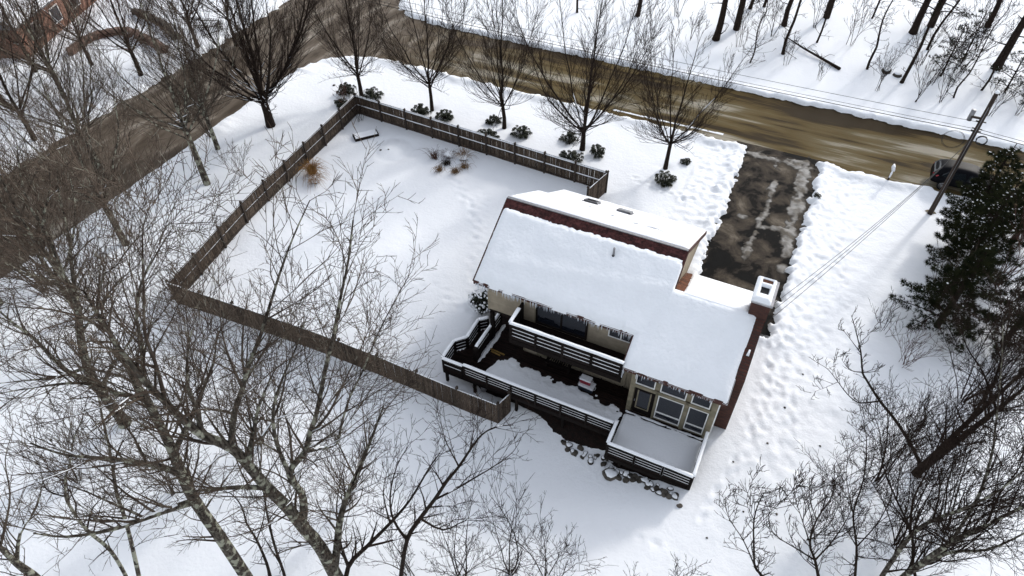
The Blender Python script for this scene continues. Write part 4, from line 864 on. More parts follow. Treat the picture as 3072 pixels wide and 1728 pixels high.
def soil_t(X, Y):
    n = fbm(X, Y, 1.5, 131, 4) - .5
    d = np.maximum(-rect_sd(X, Y, 4.0, 9.6, -8.0, -4.0), -rect_sd(X, Y, 9.8, 13.3, -8.75, -5.0)) + n * .7
    d = np.maximum(d, -rect_sd(X, Y, 1.2, 5.0, -7.3, -3.0) + n * .6)
    return np.clip(d, -.1, .3) * .25 + .05
tag(sheet('leaf_litter', .8, 13.8, -9.6, -3.0, .12, lambda X, Y: (gh(X, Y), soil_t(X, Y)), SOIL, keep=.05), 'bare dark soil and leaf litter under the deck', 'leaf litter', kind='stuff')
# fieldstones edging the ground beside the deck, each with its cap of snow
def rock_mesh(seed, m, cap=False):
    r = random.Random(seed); bm = bmesh.new(); bmesh.ops.create_icosphere(bm, subdivisions=2, radius=1)
    for v in bm.verts:
        k = 1 + .28 * (float(vnoise(v.co.x * 1.3 + seed * 7, v.co.y * 1.3 + v.co.z, 1.0, seed)) - .5) * 2
        v.co *= k; v.co.z *= .62
        if cap:
            v.co.x *= .74; v.co.y *= .74; v.co.z = .40 + max(0, v.co.z) * .35
    if not cap:
        for v in bm.verts: v.co.z = min(v.co.z, .5)
    me = bpy.data.meshes.new('rock'); bm.to_mesh(me); bm.free(); me.materials.append(m); return me
rks = [rock_mesh(k, ROCK) for k in range(5)]; rkc = [rock_mesh(k, SNOW, True) for k in range(5)]
for k in rkc: k.polygons.foreach_set('use_smooth', [True] * len(k.polygons))
def stone(x, y, s, k, label, group=None, capped=True):
    e = empty('fieldstone', (x, y, zg(x, y) + .14), k * 1.7, label, 'stone', group)
    o = link('stone', rks[k % 5], e); o.scale = (s, s * .8, s * .9)
    if capped: c = link('snow_cap', rkc[k % 5], e); c.scale = (s, s * .8, s * .95); c.location.z = .0
rr = random.Random(5)
g1 = 'stones edging the ground beside the long deck'; l1 = 'snow-capped fieldstone in the row along the long deck'
g2 = 'stones edging the ground in front of the square deck bay'; l2 = 'snow-capped fieldstone in the row below the square deck bay'
for i in range(22):
    t = i / 21; stone(7.0 + 2.5 * t + rr.uniform(-.12, .12), -8.1 - .35 * t + rr.uniform(-.24, .24), rr.uniform(.10, .22), i, l1, g1, rr.random() < .55)
for i in range(44):
    t = i / 43; stone(9.85 + 3.25 * t + rr.uniform(-.1, .1), -8.82 - .22 * t + rr.uniform(-.26, .20), rr.uniform(.10, .22), i + 3, l2, g2, rr.random() < .55)
stone(9.95, -9.0, .42, 2, 'largest snow-covered stone at the left end of the row below the bay')
stone(13.45, -9.55, .15, 4, 'bare dark stone alone at the right end of the row', capped=False)

# ------------------------------------------------------------------ fences
PICK = MB().prism([(-.066, 0), (.066, 0), (.066, .965), (.035, 1.0), (-.035, 1.0), (-.066, .965)], 'y', -.011, .011).mesh('picket', FENCE)
def fence(p0, p1, label, inside, n_span, H=1.82, snowy=1.0, first_post=True):
    """pickets on two rails between capped posts; inside = side (+1 left of the run) on which rails and posts show"""
    p0 = Vector((*p0, 0)); p1 = Vector((*p1, 0)); d = p1 - p0; L = d.length; d.normalize(); s = Vector((-d.y, d.x, 0)) * inside
    e = empty('fence', p0, math.atan2(d.y, d.x), label, 'fence')
    n = int(L / .142)
    for i in range(n):
        t = (i + .5) * L / n; q = p0 + d * t; z = zg(q.x, q.y)
        o = link('picket', PICK, e); o.location = (t, rnd.uniform(-.004, .004), z - .05); o.scale = (L / n / .142, 1, H * rnd.uniform(.985, 1.01) + .05); o.rotation_euler = (0, rnd.uniform(-.008, .008), 0)
    y0 = .035 * inside
    for i in range(n_span + 1):
        t = L * i / n_span
        if i == 0 and not first_post: continue
        q = p0 + d * t; z = zg(q.x, q.y)
        post = bx('post', (t - .06, y0 + inside * .03 - .055, z - .2), (t + .06, y0 + inside * .03 + .055, z + H + .05), FENCEP, e)
        capm = MB().prism([(-.075, 0), (.075, 0), (.075, .04), (0, .13), (-.075, .04)], 'y', -.075, .075)
        o = link('post_cap', UNIT.setdefault('postcap', capm.mesh('post_cap', FENCEP)), e); o.location = (t, y0 + inside * .03, z + H + .05)
    segs = []
    for i in range(n_span):
        a = L * i / n_span + .06; b = L * (i + 1) / n_span - .06
        qa = p0 + d * a; qb = p0 + d * b; za, zb = zg(qa.x, qa.y), zg(qb.x, qb.y)
        for hz in (.28, H * .52, H - .12):
            bar('rail', (a, y0, za + hz), (b, y0, zb + hz), .045, .085, FENCEP, e)
        segs.append((a, b, za, zb))
    for hz, nm in ((H * .52 + .042, 'rail_snow'), (H - .12 + .042, 'rail_snow')):
        V = MB()
        for a, b, za, zb in segs:
            k = max(4, int((b - a) / .25))
            pts = [(a + (b - a) * j / k, y0, za + (zb - za) * j / k + hz + .012 * float(vnoise(a + j, hz, 1.3))) for j in range(k + 1)]
            V.tube(pts, [snowy * (.030 + .014 * float(vnoise(q[0] * 3 + p0.x, hz, 1.0))) for q in pts], 6)
        V.obj(nm, SNOW, e, True)
    V = MB()
    for a, b, za, zb in segs:
        k = max(4, int((b - a) / .25)); j0 = rnd.uniform(0, .2)
        pts = [(a + (b - a) * j / k, 0, za + (zb - za) * j / k + H + .002) for j in range(k + 1)]
        V.tube(pts, [.014 + .022 * float(vnoise(q[0] * 2 + p0.y, 3, 1.0)) for q in pts], 5)
    V.obj('top_snow', SNOW, e, True)
    return e
FB0, FB1, FN0, FN1 = (-19.55, 12.35), (2.25, 11.15), (-18.06, -9.52), (3.28, -8.24)
fence(FB0, FB1, 'long weathered wooden fence across the back of the yard, below the street trees', -1, 9)
fence(FN0, FB0, 'wooden fence along the left side of the yard, beside the side road', -1, 9, first_post=False, snowy=.35)
fence(FN0, FN1, 'wooden fence along the near side of the yard, running to the deck', 1, 9, H=1.86)
fence((3.30, -8.22), (3.62, -7.42), 'short grey fence panel turning from the near fence to the deck', 1, 1, H=1.86, first_post=False)
fence((1.72, 8.85), (2.22, 11.05), 'short wooden fence panel from the back fence towards the house', 1, 1, first_post=True)

# ------------------------------------------------------------------ trees
def unit(v):
    l = math.sqrt(v[0] * v[0] + v[1] * v[1] + v[2] * v[2]) or 1e-9
    return (v[0] / l, v[1] / l, v[2] / l)
def limb_rad(r0, n, tip=.12): return [r0 * (1 - (1 - tip) * (i / (n - 1)) ** .8) for i in range(n)]
class Grow:
    """branches are collected as polylines by thickness: thick, mid and twig"""
    def __init__(s, seed, rmin=.009, up=.25, wig=.10, ang=(.45, .9), dens=1.0, ratio=.64, kink=0.0):
        s.r = random.Random(seed); s.rmin = rmin; s.up = up; s.wig = wig; s.ang = ang; s.dens = dens; s.ratio = ratio; s.kink = kink
        s.thick = []; s.mid = []; s.twig = []; s.tips = []
    def add(s, pts, rad):
        (s.thick if rad[0] > .07 else s.mid if rad[0] > .022 else s.twig).append((np.array(pts), np.array(rad)))
    def branch(s, p, d, L, r0, lev, maxlev):
        R = s.r; n = 3 if lev >= maxlev else max(3, min(8, int(L / .42)))
        st = L / (n - 1); pts = [p]; w = s.wig
        b = (R.gauss(0, w), R.gauss(0, w), R.gauss(0, w) + s.up * .30)   # each branch has its own slow bend
        for i in range(n - 1):
            d = unit((d[0] + b[0] + R.gauss(0, w * .6), d[1] + b[1] + R.gauss(0, w * .6), d[2] + b[2] + R.gauss(0, w * .6)))
            p = (p[0] + d[0] * st, p[1] + d[1] * st, p[2] + d[2] * st); pts.append(p)
        rt = max(s.rmin * .5, r0 * .25)
        rad = [max(s.rmin * .5, r0 + (rt - r0) * i / (n - 1)) for i in range(n)]
        s.add(pts, rad)
        if lev < maxlev:
            s.shoots(pts, rad, L, lev + 1, maxlev, .22)
        else: s.tips.append(p)
    def shoots(s, pts, rad, L, lev, maxlev, t0=.2, k=1.0):
        R = s.r; n = len(pts)
        cnt = max(2, int(s.dens * k * (1.6 + L * (1.35 if lev < maxlev else 1.8))))
        if lev >= maxlev: cnt = max(2, min(cnt, 5))
        for j in range(cnt):
            t = t0 + (1 - t0) * (j + R.random()) / cnt; f = min(t, .999) * (n - 1); i = int(f); f -= i
            a, b = pts[i], pts[i + 1]; q = (a[0] + (b[0] - a[0]) * f, a[1] + (b[1] - a[1]) * f, a[2] + (b[2] - a[2]) * f)
            ax = unit((b[0] - a[0], b[1] - a[1], b[2] - a[2]))
            v = unit((R.gauss(0, 1), R.gauss(0, 1), R.gauss(0, 1) + s.up))
            dt = v[0] * ax[0] + v[1] * ax[1] + v[2] * ax[2]; v = unit((v[0] - dt * ax[0], v[1] - dt * ax[1], v[2] - dt * ax[2]))
            g = R.uniform(*s.ang); ca, sa = math.cos(g), math.sin(g)
            d = unit((ax[0] * ca + v[0] * sa, ax[1] * ca + v[1] * sa, ax[2] * ca + v[2] * sa + s.up * .4))
            rr = rad[i] + (rad[i + 1] - rad[i]) * f
            ll = L * s.ratio * R.uniform(.55, 1.1) * (1.08 - .55 * t)
            s.branch(q, d, max(.22, ll), max(s.rmin, rr * R.uniform(.38, .62)), lev, maxlev)
    def build(s, e, bark, twig, crown='crown'):
        if s.thick:
            v, f = tubes_np([a for a, b in s.thick], [b for a, b in s.thick], 8); link('trunk', np_mesh('trunk', v, f, bark, True), e)
        vs = []; fs = []; off = 0
        for lst, sd in ((s.mid, 5), (s.twig, 3)):
            if lst:
                v, f = tubes_np([a for a, b in lst], [b for a, b in lst], sd); vs.append(v); fs.append(f + off); off += len(v)
        if vs: link(crown, np_mesh(crown, np.concatenate(vs), np.concatenate(fs), twig, False), e)
    def snow(s, e, amount=.5, rmin=.035, flat=.55):
        """snow lodged on the upper side of the flatter limbs"""
        P = []; Rr = []
        for a, b in s.thick + s.mid:
            d = a[1:] - a[:-1]; L = np.linalg.norm(d, axis=1) + 1e-9
            for i in range(len(d)):
                if b[i] > rmin and abs(d[i][2]) / L[i] < flat and s.r.random() < amount:
                    up = np.array((0, 0, b[i] * .62)); m = (a[i] + a[i + 1]) / 2
                    P.append(np.array([a[i] + up, m + up * 1.15, a[i + 1] + up * (b[i + 1] / b[i])])); Rr.append(np.array([b[i] * .55, b[i] * .72, b[i + 1] * .5]))
        if P:
            v, f = tubes_np(P, Rr, 6); o = link('limb_snow', np_mesh('limb_snow', v, f, SNOW, True), e); o['kind'] = 'stuff'
def smooth_poly(pl, sub_=3, jit=0, R=None):
    P = [np.array(q) for q in pl]; out = []
    for i in range(len(P) - 1):
        p0 = P[max(0, i - 1)]; p1 = P[i]; p2 = P[i + 1]; p3 = P[min(len(P) - 1, i + 2)]
        for k in range(sub_):
            t = k / sub_
            out.append(.5 * ((2 * p1) + (-p0 + p2) * t + (2 * p0 - 5 * p1 + 4 * p2 - p3) * t * t + (-p0 + 3 * p1 - 3 * p2 + p3) * t ** 3))
    out.append(P[-1]); return out
def localise(e, g):
    for lst in (g.thick, g.mid, g.twig):
        for i, (a, b) in enumerate(lst): lst[i] = (a - np.array(e.location), b)
def skeleton_tree(key, name, label, cat, seed, bark, twig, maxlev=3, group=None, snow=.5, snow_flat=.62, dens=1.0, rmin=.0085, up=.2, wig=.10, blen=2.6, first=.15, **kw):
    r0, polys = SKEL[key]
    if key in ('R1', 'R2'): r0 *= .78
    g = Grow(seed, rmin=rmin, up=up, wig=wig, dens=dens, **kw)
    b = polys[0][0]
    e = empty(name, (b[0], b[1], b[2] - .2), 0, label, cat, group)
    trunk = smooth_poly(polys[0]); n = len(trunk)
    rad = limb_rad(r0, n, .10); rad[0] *= 1.35; rad[1] *= 1.12
    trunk[0] = trunk[0] - np.array((0, 0, .3))
    cum = {}
    g.thick.append((np.array(trunk), np.array(rad)))
    allp = list(zip(trunk, rad)); sets = [(trunk, rad, first)]
    for pl in polys[1:]:
        sp = smooth_poly(pl); st = min(allp, key=lambda q: float(np.sum((q[0] - sp[0]) ** 2)))
        L = sum(np.linalg.norm(sp[i + 1] - sp[i]) for i in range(len(sp) - 1))
        rr = limb_rad(max(.018, min(st[1] * .72, .025 + L * .022)), len(sp), .12); g.add(sp, rr); sets.append((sp, rr, .12)); allp += list(zip(sp, rr))
    for sp, rr, t0 in sets:
        L = sum(np.linalg.norm(sp[i + 1] - sp[i]) for i in range(len(sp) - 1)); R = g.r
        cnt = int(dens * (3 + L * 1.9))
        for j in range(cnt):
            t = t0 + (1 - t0) * (j + R.random()) / cnt; f = min(t, .999) * (len(sp) - 1); i = int(f)
            ax = unit(tuple(sp[i + 1] - sp[i])); v = unit((R.gauss(0, 1), R.gauss(0, 1), R.gauss(0, 1) + up))
            dt = sum(v[k] * ax[k] for k in range(3)); v = unit(tuple(v[k] - dt * ax[k] for k in range(3))); a = R.uniform(*g.ang)
            d = unit(tuple(ax[k] * math.cos(a) + v[k] * math.sin(a) + (up * .4 if k == 2 else 0) for k in range(3)))
            q = sp[i] + (sp[i + 1] - sp[i]) * (f - i)
            g.branch(tuple(q), d, blen * R.uniform(.45, 1.15) * (1.1 - .45 * t), max(rmin * 1.2, min(rr[i] * .6, .055) * R.uniform(.4, 1)), maxlev - 2 if maxlev > 2 else 1, maxlev)
    localise(e, g); g.build(e, bark, twig)
    if snow: g.snow(e, snow, .02, snow_flat)
    return e
fg = dict(bark=BARKL, twig=TWIGL)
skeleton_tree('T1', 'maple_tree', 'largest lichen-barked bare tree at bottom left, forking low with snow in its fork', 'tree', 11, **fg, dens=1.3, maxlev=4, blen=3.3, snow=.65)
skeleton_tree('T2', 'maple_tree', 'tall bare tree left of the largest one, its trunk leaving the bottom edge', 'tree', 12, **fg, dens=1.3, maxlev=4, blen=3.3, snow=.65)
skeleton_tree('T3', 'maple_tree', 'bare tree at the left whose thick trunk base stands in the snow, two stems', 'tree', 13, **fg, dens=1.3, maxlev=4, blen=3.3, snow=.65)
skeleton_tree('T4', 'maple_tree', 'thick lichened trunk cut off by the bottom left corner', 'tree', 14, **fg, maxlev=4, blen=2.2)
skeleton_tree('T5', 'young_tree', 'slender dark young tree left of the two big bottom trunks', 'tree', 15, BARKL, TWIG, maxlev=4, blen=2.0)
skeleton_tree('T6', 'young_tree', 'slender crooked young tree leaning left at the bottom left', 'tree', 16, BARKL, TWIG, maxlev=4, blen=2.0)
skeleton_tree('T7', 'sapling', 'thin sapling between the two big trunks at the bottom', 'sapling', 17, BARK, TWIG, maxlev=4, blen=1.5)
skeleton_tree('T8', 'sapling', 'thin sapling bending left in front of the largest tree', 'sapling', 18, BARK, TWIG, maxlev=4, blen=1.5)
skeleton_tree('C1', 'young_tree', 'spreading young tree right of the largest one, reaching towards the near fence end', 'tree', 19, BARK, TWIG, maxlev=4, blen=1.9, ang=(.4, .8))
skeleton_tree('C2', 'young_tree', 'young tree at the foot of the largest trunk, fanning low to the right', 'tree', 20, BARK, TWIG, maxlev=4, blen=1.9, ang=(.4, .8))
skeleton_tree('R1', 'bare_tree', 'thick dark trunk leaning to the right edge below the pines', 'tree', 21, BARK, TWIG, maxlev=4, blen=2.4, snow=.2, dens=1.5)
skeleton_tree('R1b', 'knobbly_tree', 'thin tree with stubby knobbly twigs reaching left over the open snow', 'tree', 22, BARK, TWIG, maxlev=3, blen=.8, ang=(.5, .9), up=.5, snow=0, rmin=.013)
skeleton_tree('R2', 'bare_tree', 'thick grey trunk crossing the bottom right corner with a tall upright stem', 'tree', 23, BARKL, TWIG, maxlev=4, blen=2.6, snow=.2, dens=1.6)
skeleton_tree('R3', 'bare_tree', 'bare tree with two upright stems left of the thick corner trunk', 'tree', 24, BARKL, TWIG, maxlev=4, blen=2.4, snow=.2, dens=1.6)
skeleton_tree('R4', 'knobbly_tree', 'small knobbly-twigged tree at the bottom, leftmost of the right-hand trees', 'tree', 25, BARK, TWIG, maxlev=3, blen=1.4, up=.5, snow=0, rmin=.012, dens=1.3)
skeleton_tree('R5', 'knobbly_tree', 'small knobbly-twigged tree at the bottom, second from the left of the right-hand trees', 'tree', 26, BARK, TWIG, maxlev=3, blen=1.4, up=.5, snow=0, rmin=.012, dens=1.3)
skeleton_tree('R6', 'young_tree', 'dense thin-stemmed tree in the middle of the right-hand thicket', 'tree', 27, BARK, TWIG, maxlev=4, blen=2.0, snow=0, dens=1.5)
skeleton_tree('R7', 'young_tree', 'thin tree leaning left out of the right-hand thicket', 'tree', 28, BARK, TWIG, maxlev=4, blen=2.0, snow=0, dens=1.5)

def vase_tree(name, x, y, h, r0, fork, spread, seed, label, bark=BARK, twig=TWIG, nl=7, dens=.95, group=None, lean=(0, 0), low=True, snow=.25, rmin=.009, maxlev=4, leader=True):
    """street tree: short trunk, steep straight limbs opening like a fan, fine twigs"""
    z0 = zg(x, y); e = empty(name, (x, y, z0), 0, label, 'tree', group); g = Grow(seed, rmin=rmin, up=.32, wig=.055, ang=(.28, .55), dens=dens, ratio=.62); R = g.r
    tp = [(0, 0, -.3), (.02, .01, fork * .5), (lean[0] * .2, lean[1] * .2, fork)]; 
    g.thick.append((np.array(tp), np.array([r0 * 1.2, r0 * .9, r0 * .82])))
    for i in range(nl):
        az = i * 2.4 + R.uniform(-.3, .3); til = (.10 if (i == 0 and leader) else R.uniform(.5, 1.0) * spread / h * 1.35)
        st = fork * (R.uniform(.82, 1.0) if i < 4 else R.uniform(1.0, 1.25)); L = h - st if i == 0 else (h - st) * R.uniform(.78, 1.0)
        if i == 0: st = fork
        n = 10; pts = []; d0 = (math.cos(az), math.sin(az)); base = np.array((lean[0] * .2, lean[1] * .2, min(st, fork)))
        for k in range(n):
            t = k / (n - 1); out = L * math.tan(til) * 1.05 * (1 - (1 - t) ** 1.9) if i else L * .05 * t
            pts.append(base + np.array((d0[0] * out + R.gauss(0, .05) * (k > 0) + lean[0] * t, d0[1] * out + R.gauss(0, .05) * (k > 0) + lean[1] * t, L * t)))
        rr = limb_rad(r0 * (.62 if i == 0 else R.uniform(.27, .42)), n, .09); g.thick.append((np.array(pts), np.array(rr)))
        cnt = int(dens * L * 2.7)
        for j in range(cnt):
            t = .10 + .9 * (j + R.random()) / cnt; f = min(t, .999) * (n - 1); q = int(f); ax = unit(tuple(pts[q + 1] - pts[q]))
            a2 = R.uniform(0, 6.28); v = (math.cos(a2) + d0[0] * .6, math.sin(a2) + d0[1] * .6, .0); ag = R.uniform(.45, .8)
            d = unit(tuple(ax[c] * math.cos(ag) + unit(v)[c] * math.sin(ag) for c in range(3)))
            g.branch(tuple(pts[q] + (pts[q + 1] - pts[q]) * (f - q)), d, h * .26 * R.uniform(.5, 1.1) * (1.12 - .6 * t), max(rmin * 1.3, rr[q] * .34), 2 if maxlev > 3 else 1, maxlev)
    if low:  # drooping lower branches
        for j in range(int(15 * dens)):
            az = R.uniform(0, 6.28); g.branch((0, 0, fork * R.uniform(.9, 1.35)), unit((math.cos(az), math.sin(az), .28)), h * .36 * R.uniform(.5, 1), r0 * .17, 2, maxlev)
    g.build(e, bark, twig)
    if snow: g.snow(e, snow, .03, .75)
    return e
sg = 'street trees between the back fence and the road'
vase_tree('street_tree', -20.97, 14.9, 12.2, .17, 1.9, 3.6, 31, 'vase-shaped bare street tree standing behind the fence corner', group=sg, nl=7, lean=(-.2, .2), dens=1.15)
vase_tree('street_tree', -14.45, 15.5, 11.4, .15, 2.3, 4.4, 32, 'vase-shaped bare street tree second from the fence corner', group=sg, nl=9, dens=1.2)
vase_tree('street_tree', -7.9, 15.6, 12.6, .17, 1.8, 3.8, 33, 'vase-shaped bare street tree in the middle of the street row', group=sg, nl=7, lean=(-.5, .1), dens=1.15)
vase_tree('street_tree', -1.2, 15.4, 13.0, .21, 1.6, 5.4, 34, 'widest vase-shaped bare street tree, above the right half of the back fence', group=sg, nl=9, dens=1.15)
vase_tree('street_tree', 5.2, 15.8, 10.6, .16, 2.1, 4.9, 35, 'vase-shaped bare street tree nearest the driveway', group=sg, nl=8, lean=(.2, 0), dens=1.2)
# trees between the left fence and the side road, and beyond that road
vase_tree('roadside_tree', -24.95, 8.0, 15.0, .34, 2.2, 6.0, 36, 'big multi-stemmed bare tree outside the left fence, snow on its low limb', nl=9, dens=1.2, snow=.6)
vase_tree('roadside_tree', -24.2, 0.0, 14.0, .22, 4.5, 5.5, 37, 'bare roadside tree half way along the left fence', BARKL, TWIGL, nl=8, dens=1.0)
vase_tree('roadside_tree', -24.6, -7.2, 13.0, .22, 3.5, 5.5, 38, 'bare roadside tree near the near corner of the left fence', BARKL, TWIGL, nl=8, dens=1.0)
vase_tree('roadside_tree', -31.0, -2.9, 14.0, .22, 4.0, 5.5, 39, 'bare tree at the edge of the side road, left of the fence', BARKL, TWIGL, nl=8, dens=1.0)
for k, (x, y, h, r0, lab, tw) in enumerate(((-40.5, 9.5, 13, .2, 'bare tree beyond the side road, in front of the curved stone wall', TWIGR), (-43.5, 4.0, 13, .2, 'bare tree beyond the side road, below the brick building', TWIGL), (-40.2, -1.5, 13, .2, 'bare tree beyond the side road, at the left picture edge', TWIGL),
        (-46.0, 9.0, 12, .17, 'bare tree directly in front of the far brick building', TWIGR), (-39.6, 15.5, 12, .18, 'bare tree by the far picket fence', TWIGR), (-36.8, -9.5, 13, .2, 'pale-twigged bare tree nearest the camera beyond the side road', TWIGL), (-44.5, -3.5, 12, .18, 'pale bare tree at the upper left picture edge', TWIGL), (-49.5, 6.0, 12, .18, 'reddish bare tree close under the far brick building', TWIGR), (-47.0, 1.0, 12, .18, 'bare tree at the upper left, between the picture edge and the brick building', TWIGL), (-36.8, 17.5, 11, .16, 'slim bare tree on the far corner of the crossroads', TWIG))):
    vase_tree('far_tree', x, y, h, r0, 2.6, 5.2, 60 + k, lab, BARK, tw, nl=8, dens=.9, group='trees beyond the side road', rmin=.011, snow=.2, maxlev=4)
vase_tree('roadside_tree', -26.4, 3.6, 12.5, .17, 3.4, 4.5, 40, 'slim bare roadside tree between two larger ones outside the left fence', BARKL, TWIGL, nl=8, dens=1.0)
vase_tree('roadside_tree', -22.6, -12.8, 13.5, .2, 3.0, 5.0, 41, 'pale bare tree outside the near left fence corner', BARKL, TWIGL, nl=8, dens=1.0)
vase_tree('roadside_tree', -27.0, -14.5, 14.0, .22, 3.6, 5.2, 42, 'pale bare roadside tree at the left edge beside the side road', BARKL, TWIGL, nl=8, dens=1.0)
# shrubby thickets: many thin stems from one root
def thicket(name, x, y, h, n, seed, label, twig=TWIG, spread=.5, rmin=.009, dens=1.0, maxlev=3, cat='shrub', group=None, leanx=0.0):
    e = empty(name, (x, y, zg(x, y)), 0, label, cat, group); g = Grow(seed, rmin=rmin, up=.3, wig=.07, ang=(.3, .65), dens=dens, ratio=.62); R = g.r
    for i in range(n):
        az = R.uniform(0, 6.28); sp = R.uniform(.15, 1) * spread
        g.branch((R.gauss(0, .12), R.gauss(0, .12), -.1), unit((math.cos(az) * sp + leanx, math.sin(az) * sp, 1)), h * R.uniform(.55, 1), .008 + h * .0045 * R.uniform(.6, 1.1), 0, maxlev)
    g.build(e, BARK, twig, 'stems'); return e
thicket('shrub', 5.4, -16.5, 5.5, 8, 71, 'leafless thicket shrub at the bottom, leftmost of three', group='leafless shrubs at the bottom edge')
thicket('shrub', 7.45, -15.5, 6.2, 7, 72, 'leafless thicket shrub at the bottom, tallest of three', group='leafless shrubs at the bottom edge')
thicket('shrub', 9.1, -15.0, 5.4, 7, 73, 'leafless thicket shrub at the bottom, rightmost of three', group='leafless shrubs at the bottom edge')
thicket('shrub', 12.6, -14.6, 3.4, 6, 74, 'low leafless shrub poking up at the bottom edge in the sunlit snow')
thicket('shrub', 14.2, -13.8, 3.2, 6, 77, 'low leafless shrub at the bottom edge, right of the sunlit patch')
thicket('shrub', 3.4, -17.4, 4.5, 7, 75, 'low leafless shrub beneath the spreading young tree')
thicket('shrub', 22.3, 3.6, 3.0, 10, 76, 'wiry brown shrub under the lower pine at the right', TWIGR, spread=.9)
thicket('shrub', 21.0, 5.6, 2.6, 7, 78, 'wiry shrub left of the lower pine, on open snow', TWIG, spread=.8)
thicket('shrub', 21.6, -4.6, 6.5, 8, 79, 'tall leafless shrub in the right-hand thicket beside the leaning trunk', TWIG, spread=.45)
thicket('shrub', 24.6, -5.8, 7.5, 8, 80, 'tall leafless shrub at the right picture edge', TWIG, spread=.45)
thicket('shrub', 22.6, -7.4, 6.5, 9, 88, 'tall leafless shrub in front of the thick corner trunk', TWIG, spread=.5)
thicket('shrub', 19.2, -8.8, 4.5, 7, 89, 'leafless shrub between the two knobbly small trees', TWIG, spread=.6)
thicket('shrub', 25.2, 2.4, 7.0, 8, 81, 'tall leafless shrub behind the leaning trunk at the right edge', TWIG, spread=.45)
thicket('shrub', -18.6, 11.4, 2.6, 7, 82, 'small leafless shrub in the back corner of the fence', TWIG, spread=.9)
thicket('shrub', -21.3, 13.0, 2.4, 6, 83, 'wispy leafless shrub outside the fence corner', TWIGR, spread=.9)
thicket('shrub', -22.4, 1.8, 3.2, 8, 84, 'wispy leafless shrub outside the middle of the left fence', TWIGL, spread=.7)
thicket('shrub', -16.8, -7.2, 2.4, 6, 85, 'snow-dusted leafless shrub inside the near left fence corner', TWIGL, spread=.8)
for k, (x, y, h, lab) in enumerate(((-13.0, -13.0, 6.0, 'thin leafless thicket in front of the near fence, near its left end'), (-7.0, -15.0, 6.5, 'thin leafless thicket in front of the middle of the near fence'), (-9.5, -19.0, 5.5, 'thin leafless thicket behind the slender young trees'), (-1.2, -15.6, 6.0, 'thin leafless thicket left of the spreading young tree'), (-20.5, -13.0, 6.5, 'thin leafless thicket outside the near left fence corner'), (-14.5, -20.5, 5.0, 'thin leafless thicket at the left edge below the thick trunk base'), (-25.5, -12.5, 8.0, 'pale leafless thicket beside the side road at the left edge'), (-28.0, 4.5, 5.5, 'brown leafless thicket at the side road edge below the big roadside tree'))):
    thicket('thicket', x, y, h, 10, 90 + k, lab, TWIGL, spread=.5, group='leafless thickets on the left')

